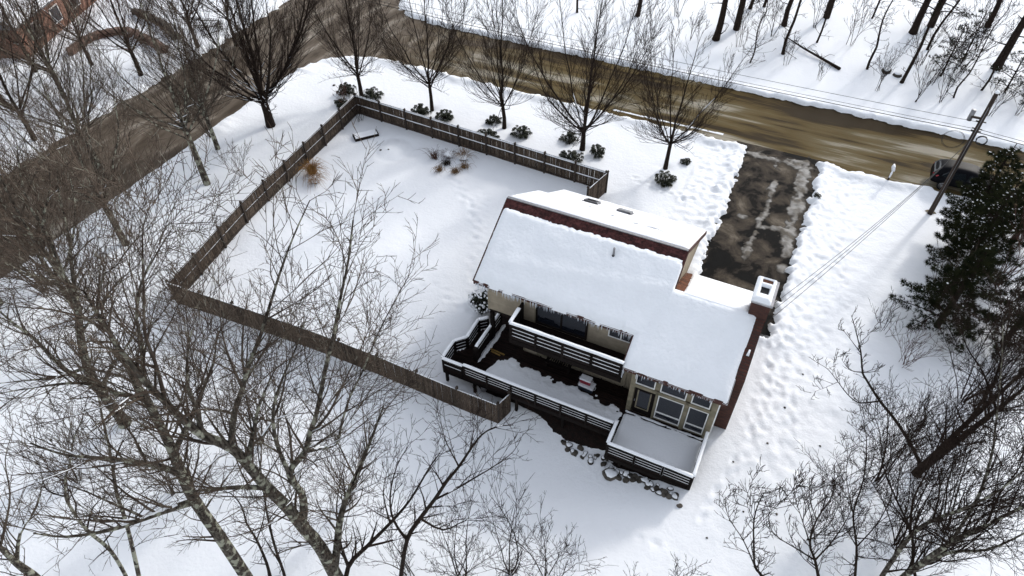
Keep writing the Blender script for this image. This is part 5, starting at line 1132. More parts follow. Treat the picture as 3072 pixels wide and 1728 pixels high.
# ------------------------------------------------------------------ evergreens
def needles(P, D, n, ln, w, R):
    """tufts of needles as thin triangles: P tuft positions, D their directions"""
    m = len(P); P = np.repeat(P, n, 0); D = np.repeat(D, n, 0)
    v = D * .9 + R.normal(0, .55, (m * n, 3)); v /= np.linalg.norm(v, axis=1, keepdims=True)
    s = np.cross(v, R.normal(0, 1, (m * n, 3))); s /= np.linalg.norm(s, axis=1, keepdims=True)
    L = ln * R.uniform(.6, 1.15, (m * n, 1))
    V = np.stack([P - s * w, P + s * w, P + v * L], 1).reshape(-1, 3)
    return V, np.arange(m * n * 3).reshape(-1, 3)
def pine(name, x, y, h, spread, seed, label, z_first=.12, r0=.16, whorl=.42, tuft=26, sparse=1.0, top=1.0, snowy=.10, group=None, nd=9, cat='pine tree', ln=.17, foliage_from=None, foliage_to=9e9):
    R = np.random.RandomState(seed); z0 = zg(x, y); e = empty(name, (x, y, z0), R.uniform(0, 6), label, cat, group)
    t = MB().tube([(0, 0, -.3), (.03, 0, h * .4), (0, .04, h * .75), (0, 0, h)], [r0 * 1.15, r0 * .85, r0 * .5, .02], 8); t.obj('trunk', BARK, e, True)
    polys = []; rads = []; TP = []; TD = []; SP = []
    z = h * z_first
    while z < h * top * .985:
        k = int(R.randint(4, 7) * sparse + .5); a0 = R.uniform(0, 6.28)
        f = z / h; L = spread * (1 - f) ** .75 * (1 if f > .25 else .75 + f) + .15
        for i in range(max(1, k)):
            a = a0 + i * 6.283 / max(1, k) + R.uniform(-.3, .3); ll = L * R.uniform(.40, 1.30); d = np.array((math.cos(a), math.sin(a), 0))
            zz = z + R.uniform(-.15, .15); rise = R.uniform(-.05, .28)
            pts = np.array([np.array((0, 0, zz)) + d * ll * u + np.array((0, 0, ll * (rise * u - .10 * u * u) + .04 * math.sin(u * 5))) for u in (0, .35, .7, 1)])
            polys.append(pts); rads.append(np.array([.035, .025, .016, .008]) * (ll / 2 + .3))
            if foliage_from is not None and not (foliage_from < zz < foliage_to): continue
            nt = max(3, int(tuft * ll / 2.2))
            for q in range(nt):
                u = .25 + .78 * R.rand() ** .8; side = R.uniform(-1, 1) * .42 * ll * (1.05 - u) * 1.2
                base = pts[0] + (pts[-1] - pts[0]) * min(u, 1) + np.array((-d[1], d[0], 0)) * side + np.array((0, 0, R.uniform(-.05, .10)))
                dd = d * .7 + np.array((-d[1], d[0], 0)) * np.sign(side) * .6 + np.array((0, 0, .25))
                TP.append(base); TD.append(dd / np.linalg.norm(dd))
                if R.rand() < snowy: SP.append(base + np.array((0, 0, .07)))
        z += whorl * R.uniform(.7, 1.3)
    v, f = tubes_np(polys, rads, 4); link('branches', np_mesh('branches', v, f, BARK, True), e)
    if TP:
        v, f = needles(np.array(TP), np.array(TD), nd, ln, .014, R); link('needles', np_mesh('needles', v, f, NEEDLE), e)
    if SP:
        V = []; F = []; bm = bmesh.new(); bmesh.ops.create_icosphere(bm, subdivisions=1, radius=1); bv_ = np.array([tuple(q.co) for q in bm.verts]); bf = np.array([[w.index for w in q.verts] for q in bm.faces]); bm.free()
        for k, q in enumerate(SP):
            s = R.uniform(.015, .05); V.append(q + bv_ * np.array((s * R.uniform(.8, 1.8), s * R.uniform(.8, 1.8), s * .45))); F.append(bf + k * len(bv_))
        link('branch_snow', np_mesh('branch_snow', np.concatenate(V), np.concatenate(F), SNOW, True), e)['kind'] = 'stuff'
    return e
pine('pine_tree', 24.6, 15.6, 7.8, 2.9, 201, 'dense dark pine beside the utility pole, in front of the black car', tuft=70, nd=12, ln=.25, whorl=.38, snowy=.10)
pine('pine_tree', 24.6, 11.6, 8.0, 3.0, 202, 'dense dark pine in the middle of the clump at the right edge', tuft=70, nd=12, ln=.25, whorl=.38, snowy=.08)
pine('pine_tree', 23.8, 7.4, 6.2, 2.6, 203, 'lowest dark pine of the clump at the right edge', tuft=70, nd=12, ln=.25, whorl=.38, snowy=.03)
pine('pine_tree', 28.0, 17.6, 7.0, 2.3, 204, 'dark pine at the right edge behind the utility pole', tuft=62, nd=12, ln=.25, whorl=.40, snowy=.08)
pine('pine_tree', 27.2, 7.6, 7.0, 2.2, 205, 'dark pine cut off by the right edge above the leaning trunk', tuft=62, nd=12, ln=.25, whorl=.40, snowy=.03)
thicket('shrub', 27.0, 12.5, 7.0, 9, 86, 'reddish leafless shrub growing among the pines at the right edge', TWIGR, spread=.5)
thicket('shrub', 23.2, 9.2, 5.0, 7, 87, 'grey leafless shrub between the middle and lowest pines', TWIGL, spread=.6)
# the wood across the road
def forest_tree(x, y, h, r0, seed, label, lean=(0, 0), twigs=14, crook=.12, name='forest_tree', group='trees of the wood across the road', t0=.05, bl=1.6):
    e = empty(name, (x, y, zg(x, y)), 0, label, 'tree', group); g = Grow(seed, rmin=.014, up=.12, wig=.15, ang=(.7, 1.25), dens=.75, ratio=.5); R = g.r
    n = 9; pts = [np.array((lean[0] * (k / 8) ** 1.2 + R.gauss(0, crook) * (k > 0), lean[1] * (k / 8) ** 1.2 + R.gauss(0, crook) * (k > 0), -.3 + (h + .3) * k / 8)) for k in range(n)]
    sp = smooth_poly(pts, 2); rr = limb_rad(r0, len(sp), .2); rr[0] *= 1.25; g.thick.append((np.array(sp), np.array(rr)))
    for j in range(twigs):
        t = t0 + (.95 - t0) * (j + R.random()) / twigs; f = t * (len(sp) - 1); i = int(f); az = R.uniform(0, 6.28)
        g.branch(tuple(sp[i] + (sp[i + 1] - sp[i]) * (f - i)), unit((math.cos(az), math.sin(az), R.uniform(-.1, .7))), bl * R.uniform(.4, 1.1), max(.016, rr[i] * .22), 2, 4)
    g.build(e, BARK, TWIG); return e
for k, a in enumerate(((3.65, 37.2, 15, .34, 'thick dark trunk of the wood standing nearest the street tree by the driveway', (.5, .3), 10), (9.9, 37.0, 13, .15, 'thin dark trunk of the wood at the upper end of the fallen log', (.4, .3), 12),
        (9.0, 42.5, 14, .26, 'thick trunk of the wood behind the fallen log', (.3, .3), 10), (7.45, 33.9, 8, .075, 'slim many-twigged sapling of the wood close to the road', (.5, .2), 22),
        (12.3, 40.2, 12, .10, 'slim straight trunk right behind the fallen log', (.6, .3), 10), (17.1, 37.0, 9, .12, 'crooked lone young tree in the middle of the open wood', (-.3, .6), 16),
        (19.95, 36.0, 14, .16, 'straight dark trunk beside the dark boulders of the wood', (1.2, .4), 12), (20.2, 45.7, 15, .36, 'thickest trunk at the top edge above the dark boulders', (.7, .3), 10),
        (21.6, 42.6, 13, .13, 'slim leaning trunk right of the thickest top-edge trunk', (1.6, .4), 10), (27.2, 41.8, 15, .40, 'thick trunk of the wood behind the top of the utility pole', (.8, .3), 10),
        (26.4, 49.5, 14, .28, 'trunk of the wood near the top right corner', (.8, .3), 8), (-4.5, 38.6, 14, .24, 'trunk of the wood at the top edge above the widest street tree', (.1, .2), 10),
        (16.4, 47.0, 12, .10, 'slim double trunk at the top edge of the open wood', (.2, .2), 10), (24.1, 35.0, 10, .08, 'slim trunk of the wood left of the pole top', (.7, .3), 14),
        (26.0, 37.2, 11, .10, 'slim trunk directly beside the pole top', (.9, .3), 14), (5.2, 44.5, 13, .2, 'trunk at the top edge, left of the log', (.2, .2), 10), (6.4, 45.4, 13, .16, 'thinner trunk at the top edge beside another, left of the log', (.3, .2), 10), (29.5, 37.0, 13, .14, 'trunk of the wood at the right edge above the road', (.8, .3), 12),
        (-10.2, 37.0, 12, .13, 'slim trunk of the wood at the top edge, leftmost', (0, .2), 10), (31.0, 42.5, 13, .16, 'trunk of the wood outermost at the right edge', (.8, .3), 10))):
    x, y, h, r0, lab, lean, tw = a; forest_tree(x, y, h, r0, 300 + k, lab, lean, tw * 2)
for k, (x, y, h, lab) in enumerate(((13.6, 33.4, 2.2, 'small twiggy sapling in the roadside snow below the lone young tree'), (18.2, 33.6, 4.5, 'thin sapling left of the dark boulders'), (21.2, 33.2, 5.0, 'thin leaning sapling near the far road edge'), (23.0, 34.0, 5.5, 'thin sapling in the brush left of the pole'), (15.0, 41.0, 5.0, 'thin sapling in the open wood, alone'), (1.5, 36.0, 3.5, 'low twiggy sapling at the left of the wood'), (10.5, 34.8, 3.0, 'low twiggy sapling in front of the fallen log'), (25.6, 44.0, 6.0, 'thin sapling between thick trunks of the wood'), (28.5, 34.2, 5.0, 'thin sapling at the far road edge right of the pole'), (5.8, 36.5, 4.5, 'thin sapling between the log and the thick dark trunk'), (22.2, 36.8, 6.0, 'brushy sapling close to the loose young pine'), (24.6, 39.6, 6.0, 'brushy sapling behind the loose young pine'), (21.0, 39.5, 5.5, 'brushy sapling between boulders and the thickest trunk'), (8.3, 39.6, 5.5, 'brushy sapling left of the fallen log'), (11.6, 42.8, 5.5, 'brushy sapling behind the upper end of the log'), (26.6, 33.2, 4.0, 'brushy sapling in the far snow bank beside the pole top'), (29.8, 40.2, 6.0, 'brushy sapling at the right edge of the wood'), (-1.0, 40.0, 5.0, 'brushy sapling at the top edge above the widest street tree'))):
    thicket('sapling', x, y, h, 4, 340 + k, lab, TWIG, spread=.35, rmin=.013, cat='sapling', group='saplings in the wood across the road')
pine('young_pine', 22.9, 38.2, 5.0, 2.0, 211, 'thin young pine with loose boughs among the trunks of the wood', sparse=.9, tuft=34, whorl=.7, nd=9, snowy=.12, r0=.07, ln=.2)
pine('young_pine', 27.8, 37.6, 5.2, 2.0, 212, 'loose young pine behind the pole top', sparse=.9, tuft=34, whorl=.7, nd=9, snowy=.15, r0=.07, ln=.2)
pine('young_pine', 24.4, 41.2, 5.5, 2.2, 216, 'drooping young pine between thick trunks of the wood', sparse=.8, tuft=30, whorl=.7, nd=9, snowy=.12, r0=.07, ln=.2)
pine('young_pine', 29.4, 35.6, 4.5, 1.9, 217, 'young pine at the right edge above the far road bank', sparse=.8, tuft=30, whorl=.7, nd=9, snowy=.12, r0=.07, ln=.2)
pine('forest_pine', 21.6, 47.5, 14, 3.2, 213, 'tall pine of the wood with boughs hanging at the top edge', z_first=.12, sparse=.9, tuft=40, whorl=.7, nd=9, top=.7, r0=.3, ln=.22)
pine('forest_pine', 5.0, 39.6, 14, 3.0, 214, 'tall pine of the wood behind the thick dark trunk', z_first=.27, sparse=.9, tuft=40, whorl=.7, nd=9, top=.7, r0=.28, ln=.22)
pine('forest_pine', 12.4, 45.5, 14, 3.0, 215, 'tall pine of the wood behind the fallen log', z_first=.24, sparse=.9, tuft=40, whorl=.7, nd=9, top=.7, r0=.28, ln=.22)
e = empty('fallen_log', (12.4, 37.5, zs(12.4, 37.5) + .12), 0, 'dark fallen log lying across the snow of the wood', 'log')
MB().tube([(-2.6, 1.6, .35), (-1.0, .55, .18), (.8, -.5, .05), (2.5, -1.65, -.02)], [.05, .08, .11, .14], 8).obj('stem', BARK, e, True)
for k in range(9):
    t = rnd.uniform(-2.3, 2.0); a = rnd.uniform(0, 6.28); MB().tube([(t, -.64 * t, .12), (t + math.cos(a) * .5, -.64 * t + math.sin(a) * .5, .35 + rnd.random() * .3), (t + math.cos(a) * .9, -.64 * t + math.sin(a) * .8, .3 + rnd.random() * .4)], [.03, .02, .01], 4).obj('broken_branch', BARK, e)
stone(18.6, 37.2, .55, 1, 'larger dark boulder in the snow of the wood', capped=True)
stone(19.5, 37.0, .42, 3, 'smaller dark boulder touching the larger one in the wood', capped=True)

# ------------------------------------------------------------------ rhododendrons, grasses
def rhodo_meshes(seed, n=58):
    R = np.random.RandomState(seed); st = MB(); V = []; F = []; off = 0
    for i in range(n):
        a = R.uniform(0, 6.28); ph = math.acos(R.uniform(.05, 1)); rr = R.uniform(.30, 1.0) ** .7
        c = np.array((math.sin(ph) * math.cos(a) * rr, math.sin(ph) * math.sin(a) * rr, .22 + .85 * math.cos(ph) * rr))
        st.tube([(c[0] * .12, c[1] * .12, -.1), (c[0] * .6, c[1] * .6, c[2] * .62), tuple(c)], [.022, .015, .009], 4)
        for k in range(9):
            b = k * .698 + R.uniform(-.2, .2); o = np.array((math.cos(b), math.sin(b), 0)); L = R.uniform(.22, .34); s = np.array((-o[1], o[0], 0)) * .036
            p1 = c + o * L * .45 + np.array((0, 0, .02)); p2 = c + o * L * .62 + np.array((0, 0, -L * .75))
            V += [c - s * .3, c + s * .3, p1 + s, p1 - s, p2]; F += [(off, off + 1, off + 2), (off, off + 2, off + 3), (off + 3, off + 2, off + 4)]; off += 5
    return st.mesh('stems', BARK), np_mesh('leaves', np.array(V), np.array(F), RHODO)
RM = [rhodo_meshes(k) for k in range(4)]
def rhodo(x, y, s, k, label, h=1.0, snow=0, group='rhododendrons along the back fence'):
    e = empty('rhododendron', (x, y, zs(x, y) - .08), k * 1.3, label, 'shrub', group)
    a, b = RM[k % 4]; s *= .88; o = link('stems', a, e); o.scale = (s, s, s * h); o = link('leaves', b, e); o.scale = (s, s, s * h)
    if snow:
        R = np.random.RandomState(k); V = []; F = []; bm = bmesh.new(); bmesh.ops.create_icosphere(bm, subdivisions=1, radius=1); bq = np.array([tuple(q.co) for q in bm.verts]); bf = np.array([[w.index for w in q.verts] for q in bm.faces]); bm.free()
        for i in range(snow):
            a = R.uniform(0, 6.28); ph = math.acos(R.uniform(.1, 1)); c = np.array((math.sin(ph) * math.cos(a), math.sin(ph) * math.sin(a), .25 + .9 * math.cos(ph))) * s; q = R.uniform(.035, .085) * s
            V.append(c + bq * np.array((q * 1.4, q * 1.2, q * .7))); F.append(bf + i * len(bq))
        link('leaf_snow', np_mesh('leaf_snow', np.concatenate(V), np.concatenate(F), SNOW, True), e)['kind'] = 'stuff'
for k, (x, y, s, h, lab) in enumerate(((-22.2, 14.6, .95, 1.15, 'drooping rhododendron left of the corner street tree, behind the fence'), (-19.75, 14.95, 1.0, 1.0, 'drooping rhododendron right of the corner street tree, behind the fence'), (-21.6, 12.9, .75, .9, 'small rhododendron outside the left fence by the corner post'),
        (-14.75, 14.1, 1.05, 1.2, 'large rhododendron at the left foot of the second street tree'), (-12.75, 14.6, .95, .95, 'rhododendron right of the second street tree'), (-13.7, 13.3, .7, .8, 'low rhododendron in front of the second street tree'),
        (-8.95, 15.9, .8, .9, 'rhododendron at the left foot of the middle street tree'), (-8.35, 13.6, 1.05, .85, 'wide rhododendron by the fence below the middle street tree'), (-6.2, 15.1, .95, .95, 'rhododendron right of the middle street tree'),
        (-2.5, 16.0, .85, .9, 'rhododendron at the left foot of the widest street tree'), (-1.35, 13.5, 1.15, .85, 'wide rhododendron by the fence below the widest street tree'), (.1, 15.2, .85, .95, 'rhododendron right of the widest street tree'),
        (5.7, 14.0, .95, .95, 'lone rhododendron in the lawn below the street tree nearest the driveway'), (6.4, 16.9, .5, 1.0, 'smallest rhododendron, right of the street tree nearest the driveway'))):
    rhodo(x, y, s, k, lab, h)
rhodo(-.75, -2.1, 1.0, 2, 'snow-laden evergreen shrub at the left corner of the house', 1.0, 120, None)
rhodo(15.75, 16.5, .32, 1, 'tiny dark shrub poking through the snow bank right of the driveway', 1.0, 0, None)
def grass(x, y, n, L, spread, seed, label, m=GRASSM, bend=.8, group='dry ornamental grasses in the back yard', snow=0, lean=(0, 0)):
    R = np.random.RandomState(seed); e = empty('grass_clump', (x, y, zs(x, y)), 0, label, 'grass clump', group); P = []; Q = []
    for i in range(n):
        a = R.uniform(0, 6.28); s = R.uniform(.2, 1) * spread; l = L * R.uniform(.5, 1); d = np.array((math.cos(a) + lean[0], math.sin(a) + lean[1], 0)); b = np.array((R.normal(0, .12), R.normal(0, .12), -.03))
        P.append(np.array([b, b + d * s * l * .35 + np.array((0, 0, l * .5)), b + d * s * l * .8 + np.array((0, 0, l * (.8 - .25 * bend * s))), b + d * s * l * 1.25 + np.array((0, 0, l * (.85 - .75 * bend * s)))])); Q.append(np.array([.012, .010, .008, .004]))
    v, f = tubes_np(P, Q, 3); link('blades', np_mesh('blades', v, f, m), e)
    if snow:
        bm = bmesh.new(); bmesh.ops.create_uvsphere(bm, u_segments=14, v_segments=8, radius=1); me = bpy.data.meshes.new('snow_cap'); bm.to_mesh(me); bm.free(); me.materials.append(SNOW); me.polygons.foreach_set('use_smooth', [True] * len(me.polygons)); o = link('snow_cap', me, e); o.scale = (snow, snow * .8, .22); o.location.z = .28
for a in ((-10.75, 9.55, 70, 1.1, .9, 401, 'wiry fan of dry stems at the left of the grass bed', TWIGR, .5, (-.3, 0)), (-9.9, 10.15, 90, .9, .9, 402, 'arching reddish grass clump at the back of the grass bed', TWIGR, 1.0, (0, 0)), (-8.75, 10.35, 120, 1.25, .8, 403, 'tall wispy grass clump at the right of the grass bed by the fence', GRASSM, .6, (.2, 0)),
          (-9.55, 9.3, 90, .7, .9, 404, 'dark matted grass clump in the middle of the grass bed', TWIG, 1.0, (0, -.3)), (-8.2, 9.5, 90, .75, .8, 405, 'brown matted clump at the right end of the grass bed', GRASSM, 1.0, (.2, -.3)), (-9.65, 8.35, 80, .75, .6, 406, 'greenish dry clump at the front left of the grass bed', GRASSM, 1.0, (.1, -.7)), (-8.45, 8.6, 90, .8, .6, 407, 'golden curled clump at the front right of the grass bed', GRASSM, 1.0, (.2, -.7))):
    grass(*a[:8], bend=a[8], lean=a[9], snow=.45 if a[5] in (402, 403) else 0)
GOLD = mat('golden_grass', (0.36, 0.19, 0.055), 0.9, 0.3, 9, color2=(0.19, 0.095, 0.035))
grass(-17.9, 4.1, 260, 1.7, .9, 411, 'large golden grass clump against the left fence', GOLD, 1.0, None, 0, (.25, -.15))
grass(-17.1, 3.4, 140, 1.2, .9, 412, 'golden grass clump flattened by snow right of the large golden clump', GOLD, 1.0, None, .5, (.5, -.2))
# snow-filled garden box in the back corner
e = empty('planter_box', (-17.1, 9.85, zs(-17.1, 9.85) - .05), math.atan2(1.35, 1.15), 'low dark garden box filled with snow in the back corner of the yard', 'planter')
for lo, hi in (((-.95, -.42, 0), (.95, -.36, .26)), ((-.95, .36, 0), (.95, .42, .22)), ((-.95, -.36, 0), (-.89, .36, .26)), ((.89, -.36, 0), (.95, .36, .26))): bx('board', lo, hi, DECKW, e)
MB().hexa([(-.9, -.37, .05), (.9, -.37, .05), (.9, .37, .05), (-.9, .37, .05), (-.86, -.34, .25), (.86, -.34, .25), (.86, .34, .30), (-.86, .34, .30)]).obj('snow_fill', SNOW, e)

# ------------------------------------------------------------------ utility pole and wires
pole = empty('utility_pole', (23.03, 18.43, 0), 0, 'tall dark wooden utility pole at the roadside with cable coils', 'utility pole')
MB().tube([(0, 0, -.5), (0, 0, 4), (0, 0, 9.1)], [.17, .15, .125], 12).obj('pole', POLEW, pole, True)
MB().tube([(0, 0, 9.1), (0, 0, 9.2), (0, 0, 9.27)], [.13, .12, .03], 12).obj('snow_cap', SNOW, pole, True)
MB().tube([(-.03, -.14, .5), (-.03, -.14, 8.2)], [.018, .018], 5).obj('conduit', METAL, pole, True)
MB().tube([(-.62, .12, 7.05), (-.62, .12, 7.75)], [.14, .14], 10).obj('transformer', METAL, pole, True)
bx('crossarm', (-.62, -.03, 7.3), (0, .06, 7.42), POLEW, pole)
for hz in (6.5, 6.65, 7.15): bx('bracket', (-.28, -.05, hz), (.28, .03, hz + .05), WIRE, pole)
def coil(cx, cz, r, n, m, nm, th):
    mb = MB()
    for k in range(n):
        rr_ = r * (1 + rnd.uniform(-.06, .06)); mb.tube([(cx + rr_ * math.cos(t) + rnd.uniform(-.02, .02), -.18 + .03 * k, cz + rr_ * math.sin(t)) for t in np.linspace(0, 6.283, 22)], [th] * 22, 5)
    mb.obj(nm, m, pole)
coil(.52, 6.05, .28, 4, WIRE, 'cable_coil', .022); coil(-.95, 5.75, .60, 3, WIRE, 'cable_loop', .009)
def wire(a, b, sag, r, label, mids=24):
    a = np.array(a, float); b = np.array(b, float)
    pts = [a + (b - a) * t - np.array((0, 0, 4 * sag * t * (1 - t))) for t in np.linspace(0, 1, mids)]
    o = MB().tube([tuple(p) for p in pts], [r] * mids, 5).obj('cable', WIRE, None, True); return tag(o, label, 'cable', 'overhead cables at the utility pole')
L0 = (-62, 22.0)
wire((22.95, 18.35, 7.15), (L0[0], L0[1], 7.3), .9, .014, 'uppermost thin overhead cable along the road')
wire((22.95, 18.33, 6.70), (L0[0], L0[1], 6.8), .9, .013, 'middle overhead cable along the road')
wire((22.95, 18.30, 6.52), (L0[0], L0[1], 6.5), .9, .024, 'thick lowest overhead cable along the road')
wire((23.1, 18.35, 6.70), (75, 17.5, 6.8), .8, .014, 'thin overhead cable leaving the pole to the right')
wire((23.1, 18.30, 6.52), (75, 17.5, 6.5), .8, .024, 'thick overhead cable leaving the pole to the right')
for k, dz in enumerate((0, .34, .60)):
    wire((22.9, 18.45 - .2 * k, 5.35 + dz), (14.5, .35 - .75 * k, 4.3 + .12 * k), .55, .013, ('lowest', 'middle', 'highest')[k] + ' of the three service cables from the pole to the chimney', 16)

# ------------------------------------------------------------------ black car
car = empty('car', (24.95, 22.45, .03), 0, 'black sports utility car parked at the road edge, half hidden by pines', 'car')
st = [(-2.28, .42, .62, .80, .74, .82), (-2.24, .36, .95, 1.05, .86, .84), (-2.12, .32, 1.02, 1.30, .90, .76), (-1.85, .30, 1.04, 1.58, .92, .70), (-1.2, .28, 1.02, 1.69, .93, .68), (-.2, .28, 1.0, 1.70, .93, .68), (.55, .28, .98, 1.60, .93, .66), (1.05, .28, .97, 1.20, .93, .70), (1.5, .30, .92, .98, .92, .78), (2.0, .34, .84, .90, .88, .72), (2.28, .42, .62, .74, .76, .62)]
V = []; F = []
for x, zb, zm, zt, wm, wt in st:
    V += [(x, -wm * .9, zb), (x, -wm, zb + .22), (x, -wm, zm), (x, -wt, zt), (x, -wt * .5, zt + .03), (x, wt * .5, zt + .03), (x, wt, zt), (x, wm, zm), (x, wm, zb + .22), (x, wm * .9, zb)]
n = 10
for i in range(len(st) - 1):
    for j in range(n): F.append((i * n + j, i * n + (j + 1) % n, (i + 1) * n + (j + 1) % n, (i + 1) * n + j))
F += [tuple(range(n - 1, -1, -1)), tuple(range((len(st) - 1) * n, len(st) * n))]
body = link('body', mesh_from('car_body', V, F, CARP, True), car); m = body.modifiers.new('s', 'SUBSURF'); m.levels = 2; m.render_levels = 2
for s in (-1, 1):
    for x0, x1 in ((-1.75, -1.15), (-1.08, -.25), (-.18, .60)):
        zt0, zt1 = 1.50 - .25 * max(0, -1.2 - x0), 1.50 - .22 * max(0, x1 - .1)
        MB().hexa([(x0, s * .918, 1.06), (x1, s * .918, 1.05), (x1, s * .925, 1.05), (x0, s * .925, 1.06), (x0 + .12, s * .742, zt0), (x1 - .1, s * .742, zt1), (x1 - .1, s * .752, zt1), (x0 + .12, s * .752, zt0)]).obj('side_window', CARGLASS, car)
    MB().hexa([(-2.27, s * .62, .98), (-2.02, s * .93, .96), (-2.02, s * .945, .96), (-2.29, s * .64, .98), (-2.22, s * .62, 1.10), (-1.90, s * .90, 1.07), (-1.90, s * .925, 1.07), (-2.25, s * .64, 1.10)]).obj('tail_lamp', LAMPR, car)
    MB().hexa([(.55, s * .95, 1.0), (.75, s * .95, 1.0), (.75, s * 1.12, 1.0), (.55, s * 1.12, 1.0), (.55, s * .95, 1.15), (.72, s * .95, 1.13), (.72, s * 1.12, 1.13), (.55, s * 1.12, 1.15)]).obj('mirror', CARP, car)
    for x in (-1.42, 1.45):
        w = empty('wheel', (x, s * .86, .33)); w.parent = car; w.scale = (1, s, 1)
        t = MB(); 
        for a, b, r1, r2 in ((-.11, -.09, .29, .335), (-.09, .09, .335, .335), (.09, .11, .335, .29), (.11, .07, .29, .23)):
            t.tube([(0, a, 0), (0, b, 0)], [r1, r2], 24, cap=False)
        t.obj('tyre', TYRE, w, True)
        rm = MB()
        for k in range(10):
            a = k * .628; c_, s_ = math.cos(a), math.sin(a)
            rm.hexa([(c_ * .04 - s_ * .018, .075, s_ * .04 + c_ * .018), (c_ * .23 - s_ * .012, .075, s_ * .23 + c_ * .012), (c_ * .23 + s_ * .012, .075, s_ * .23 - c_ * .012), (c_ * .04 + s_ * .018, .075, s_ * .04 - c_ * .018), (c_ * .04 - s_ * .018, .098, s_ * .04 + c_ * .018), (c_ * .23 - s_ * .012, .098, s_ * .23 + c_ * .012), (c_ * .23 + s_ * .012, .098, s_ * .23 - c_ * .012), (c_ * .04 + s_ * .018, .098, s_ * .04 - c_ * .018)])
        rm.tube([(0, .06, 0), (0, .1, 0)], [.05, .05], 10)
        rm.tube([(0, .085, 0), (0, .10, 0)], [.235, .222], 24, cap=False)
        rm.obj('rim', RIM, w)
        MB().tube([(0, .02, 0), (0, .03, 0)], [.225, .225], 16).obj('brake_disc', TYRE, w)
MB().hexa([(-2.235, -.68, 1.10), (-2.235, .68, 1.10), (-2.245, .68, 1.10), (-2.245, -.68, 1.10), (-1.95, -.6, 1.50), (-1.95, .6, 1.50), (-1.96, .6, 1.51), (-1.96, -.6, 1.51)]).obj('rear_window', CARGLASS, car)
MB().hexa([(1.12, -.72, 1.06), (1.12, .72, 1.06), (1.14, .72, 1.07), (1.14, -.72, 1.07), (.62, -.6, 1.58), (.62, .6, 1.58), (.63, .6, 1.60), (.63, -.6, 1.60)]).obj('windscreen', CARGLASS, car)
# snow-crusted mailbox post at the road edge
e = empty('mailbox', (20.05, 20.7, zs(20.05, 20.55) - .1), .1, 'snow-crusted mailbox on a post in the bank by the road', 'mailbox')
bx('post', (-.05, -.05, 0), (.05, .05, 1.0), FENCEP, e)
MB().prism([(-.10, 1.0), (.10, 1.0), (.10, 1.14), (.06, 1.21), (-.06, 1.21), (-.10, 1.14)], 'y', -.25, .25).obj('box', WHITEP, e)
MB().tube([(0, -.26, 1.24), (0, 0, 1.27), (0, .26, 1.24)], [.06, .085, .06], 8).obj('snow_cap', SNOW, e, True)
MB().tube([(0, -.06, .35), (.01, -.06, .7), (0, -.06, 1.0)], [.05, .07, .04], 7).obj('post_snow', SNOW, e, True)
# clods and bark bits lying on the snow
for k, (x, y, s) in enumerate(((16.9, -2.0, .07), (18.9, -3.6, .06), (16.5, -4.6, .06), (17.6, -8.2, .06), (16.2, -8.7, .05), (15.2, -6.3, .05), (17.4, .6, .06), (15.0, -10.6, .05), (-24.0, 15.2, .12), (-15.0, 8.7, .10), (-14.4, 8.9, .07))):
    o = link('clod', rks[k % 5]); o.scale = (s, s, s); o.location = (x, y, zs(x, y) + .01); tag(o, 'small dark clod lying on the open snow', 'clod', 'dark clods scattered on the snow')

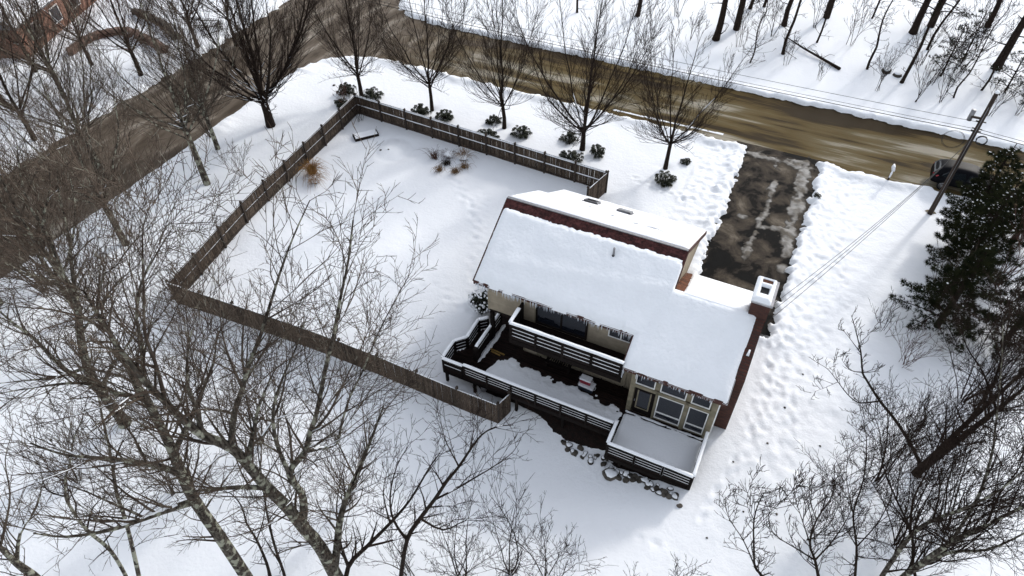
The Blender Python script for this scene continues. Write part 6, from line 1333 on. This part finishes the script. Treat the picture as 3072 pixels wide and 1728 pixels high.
# ------------------------------------------------------------------ beyond the side road: brick building, stone walls, picket fence
bl = empty('brick_building', (-57.5, 12.2, 0), .38, 'low red brick building at the top left behind bare trees', 'building')
bx('wall', (-4, -6.5, -.2), (3.2, 6.5, 3.1), BRICKF, bl)
rf = MB().prism([(-4.5, 3.0), (3.7, 3.0), (-.4, 5.2)], 'y', -6.9, 6.9).obj('roof', ROOFGREY, bl)
o = MB().prism([(-4.45, 3.12), (-.4, 5.22), (3.65, 3.12), (3.5, 3.28), (-.4, 5.42), (-4.3, 3.28)], 'y', -6.7, 6.7).obj('roof_snow', SNOW, rf)
for y0 in (-4.6, -1.2, 2.2):
    w = bx('window', (3.2, y0, 1.0), (3.24, y0 + 1.3, 2.3), GLASS, bl)
    for lo, hi in (((3.2, y0 - .08, .92), (3.27, y0 + 1.38, 1.0)), ((3.2, y0 - .08, 2.3), (3.27, y0 + 1.38, 2.38)), ((3.2, y0 - .08, 1.0), (3.27, y0, 2.3)), ((3.2, y0 + 1.3, 1.0), (3.27, y0 + 1.38, 2.3))): bx('window_trim', lo, hi, TRIM, bl)
bx('chimney', (-.6, 3.4, 4.6), (.3, 4.3, 6.2), BRICKF, bl)
def stone_wall(pts, label, n, h, seed, m=STONEW):
    e = empty('stone_wall', (*pts[0], zg(*pts[0])), 0, label, 'wall'); R = random.Random(seed); P = [np.array((*p, 0.)) for p in pts]; sp = smooth_poly(P, 12)
    ms = [rock_mesh(500 + seed + k, m) for k in range(3)]
    for row in range(2):
        for i in range(n):
            f = (i + .5 * row) / n * (len(sp) - 1); j = min(int(f), len(sp) - 2); q = sp[j] + (sp[j + 1] - sp[j]) * (f - j)
            o = link('stone', R.choice(ms), e); o.location = (q[0] - pts[0][0] + R.uniform(-.1, .1), q[1] - pts[0][1] + R.uniform(-.1, .1), .2 + row * h * .5); o.scale = (R.uniform(.34, .5), R.uniform(.3, .42), h * .5); o.rotation_euler = (0, 0, R.uniform(0, 6))
stone_wall([(-49.3, 9.6), (-49.9, 12.6), (-48.0, 14.8), (-45.0, 14.4), (-41.6, 13.6)], 'curved reddish fieldstone wall beyond the side road', 34, .75, 1)
stone_wall([(-50.5, 18.5), (-46.6, 17.8), (-42.6, 15.9)], 'grey fieldstone wall behind the curved reddish one', 22, .6, 2, ROCK)
def picket_fence(x, y, rz, n, label):
    e = empty('picket_fence', (x, y, zg(x, y)), rz, label, 'fence', 'small picket fences beyond the side road')
    for i in range(n): bx('picket', (i * .16, -.012, 0), (i * .16 + .07, .012, 1.15), FENCEP, e)
    for z in (.3, .85): bx('rail', (0, .013, z), (n * .16, .05, z + .07), FENCEP, e)
picket_fence(-43.0, 18.6, .35, 18, 'small dark picket fence beside the far stone wall')
picket_fence(-40.6, 17.2, 1.2, 14, 'small dark picket fence nearest the crossroads')
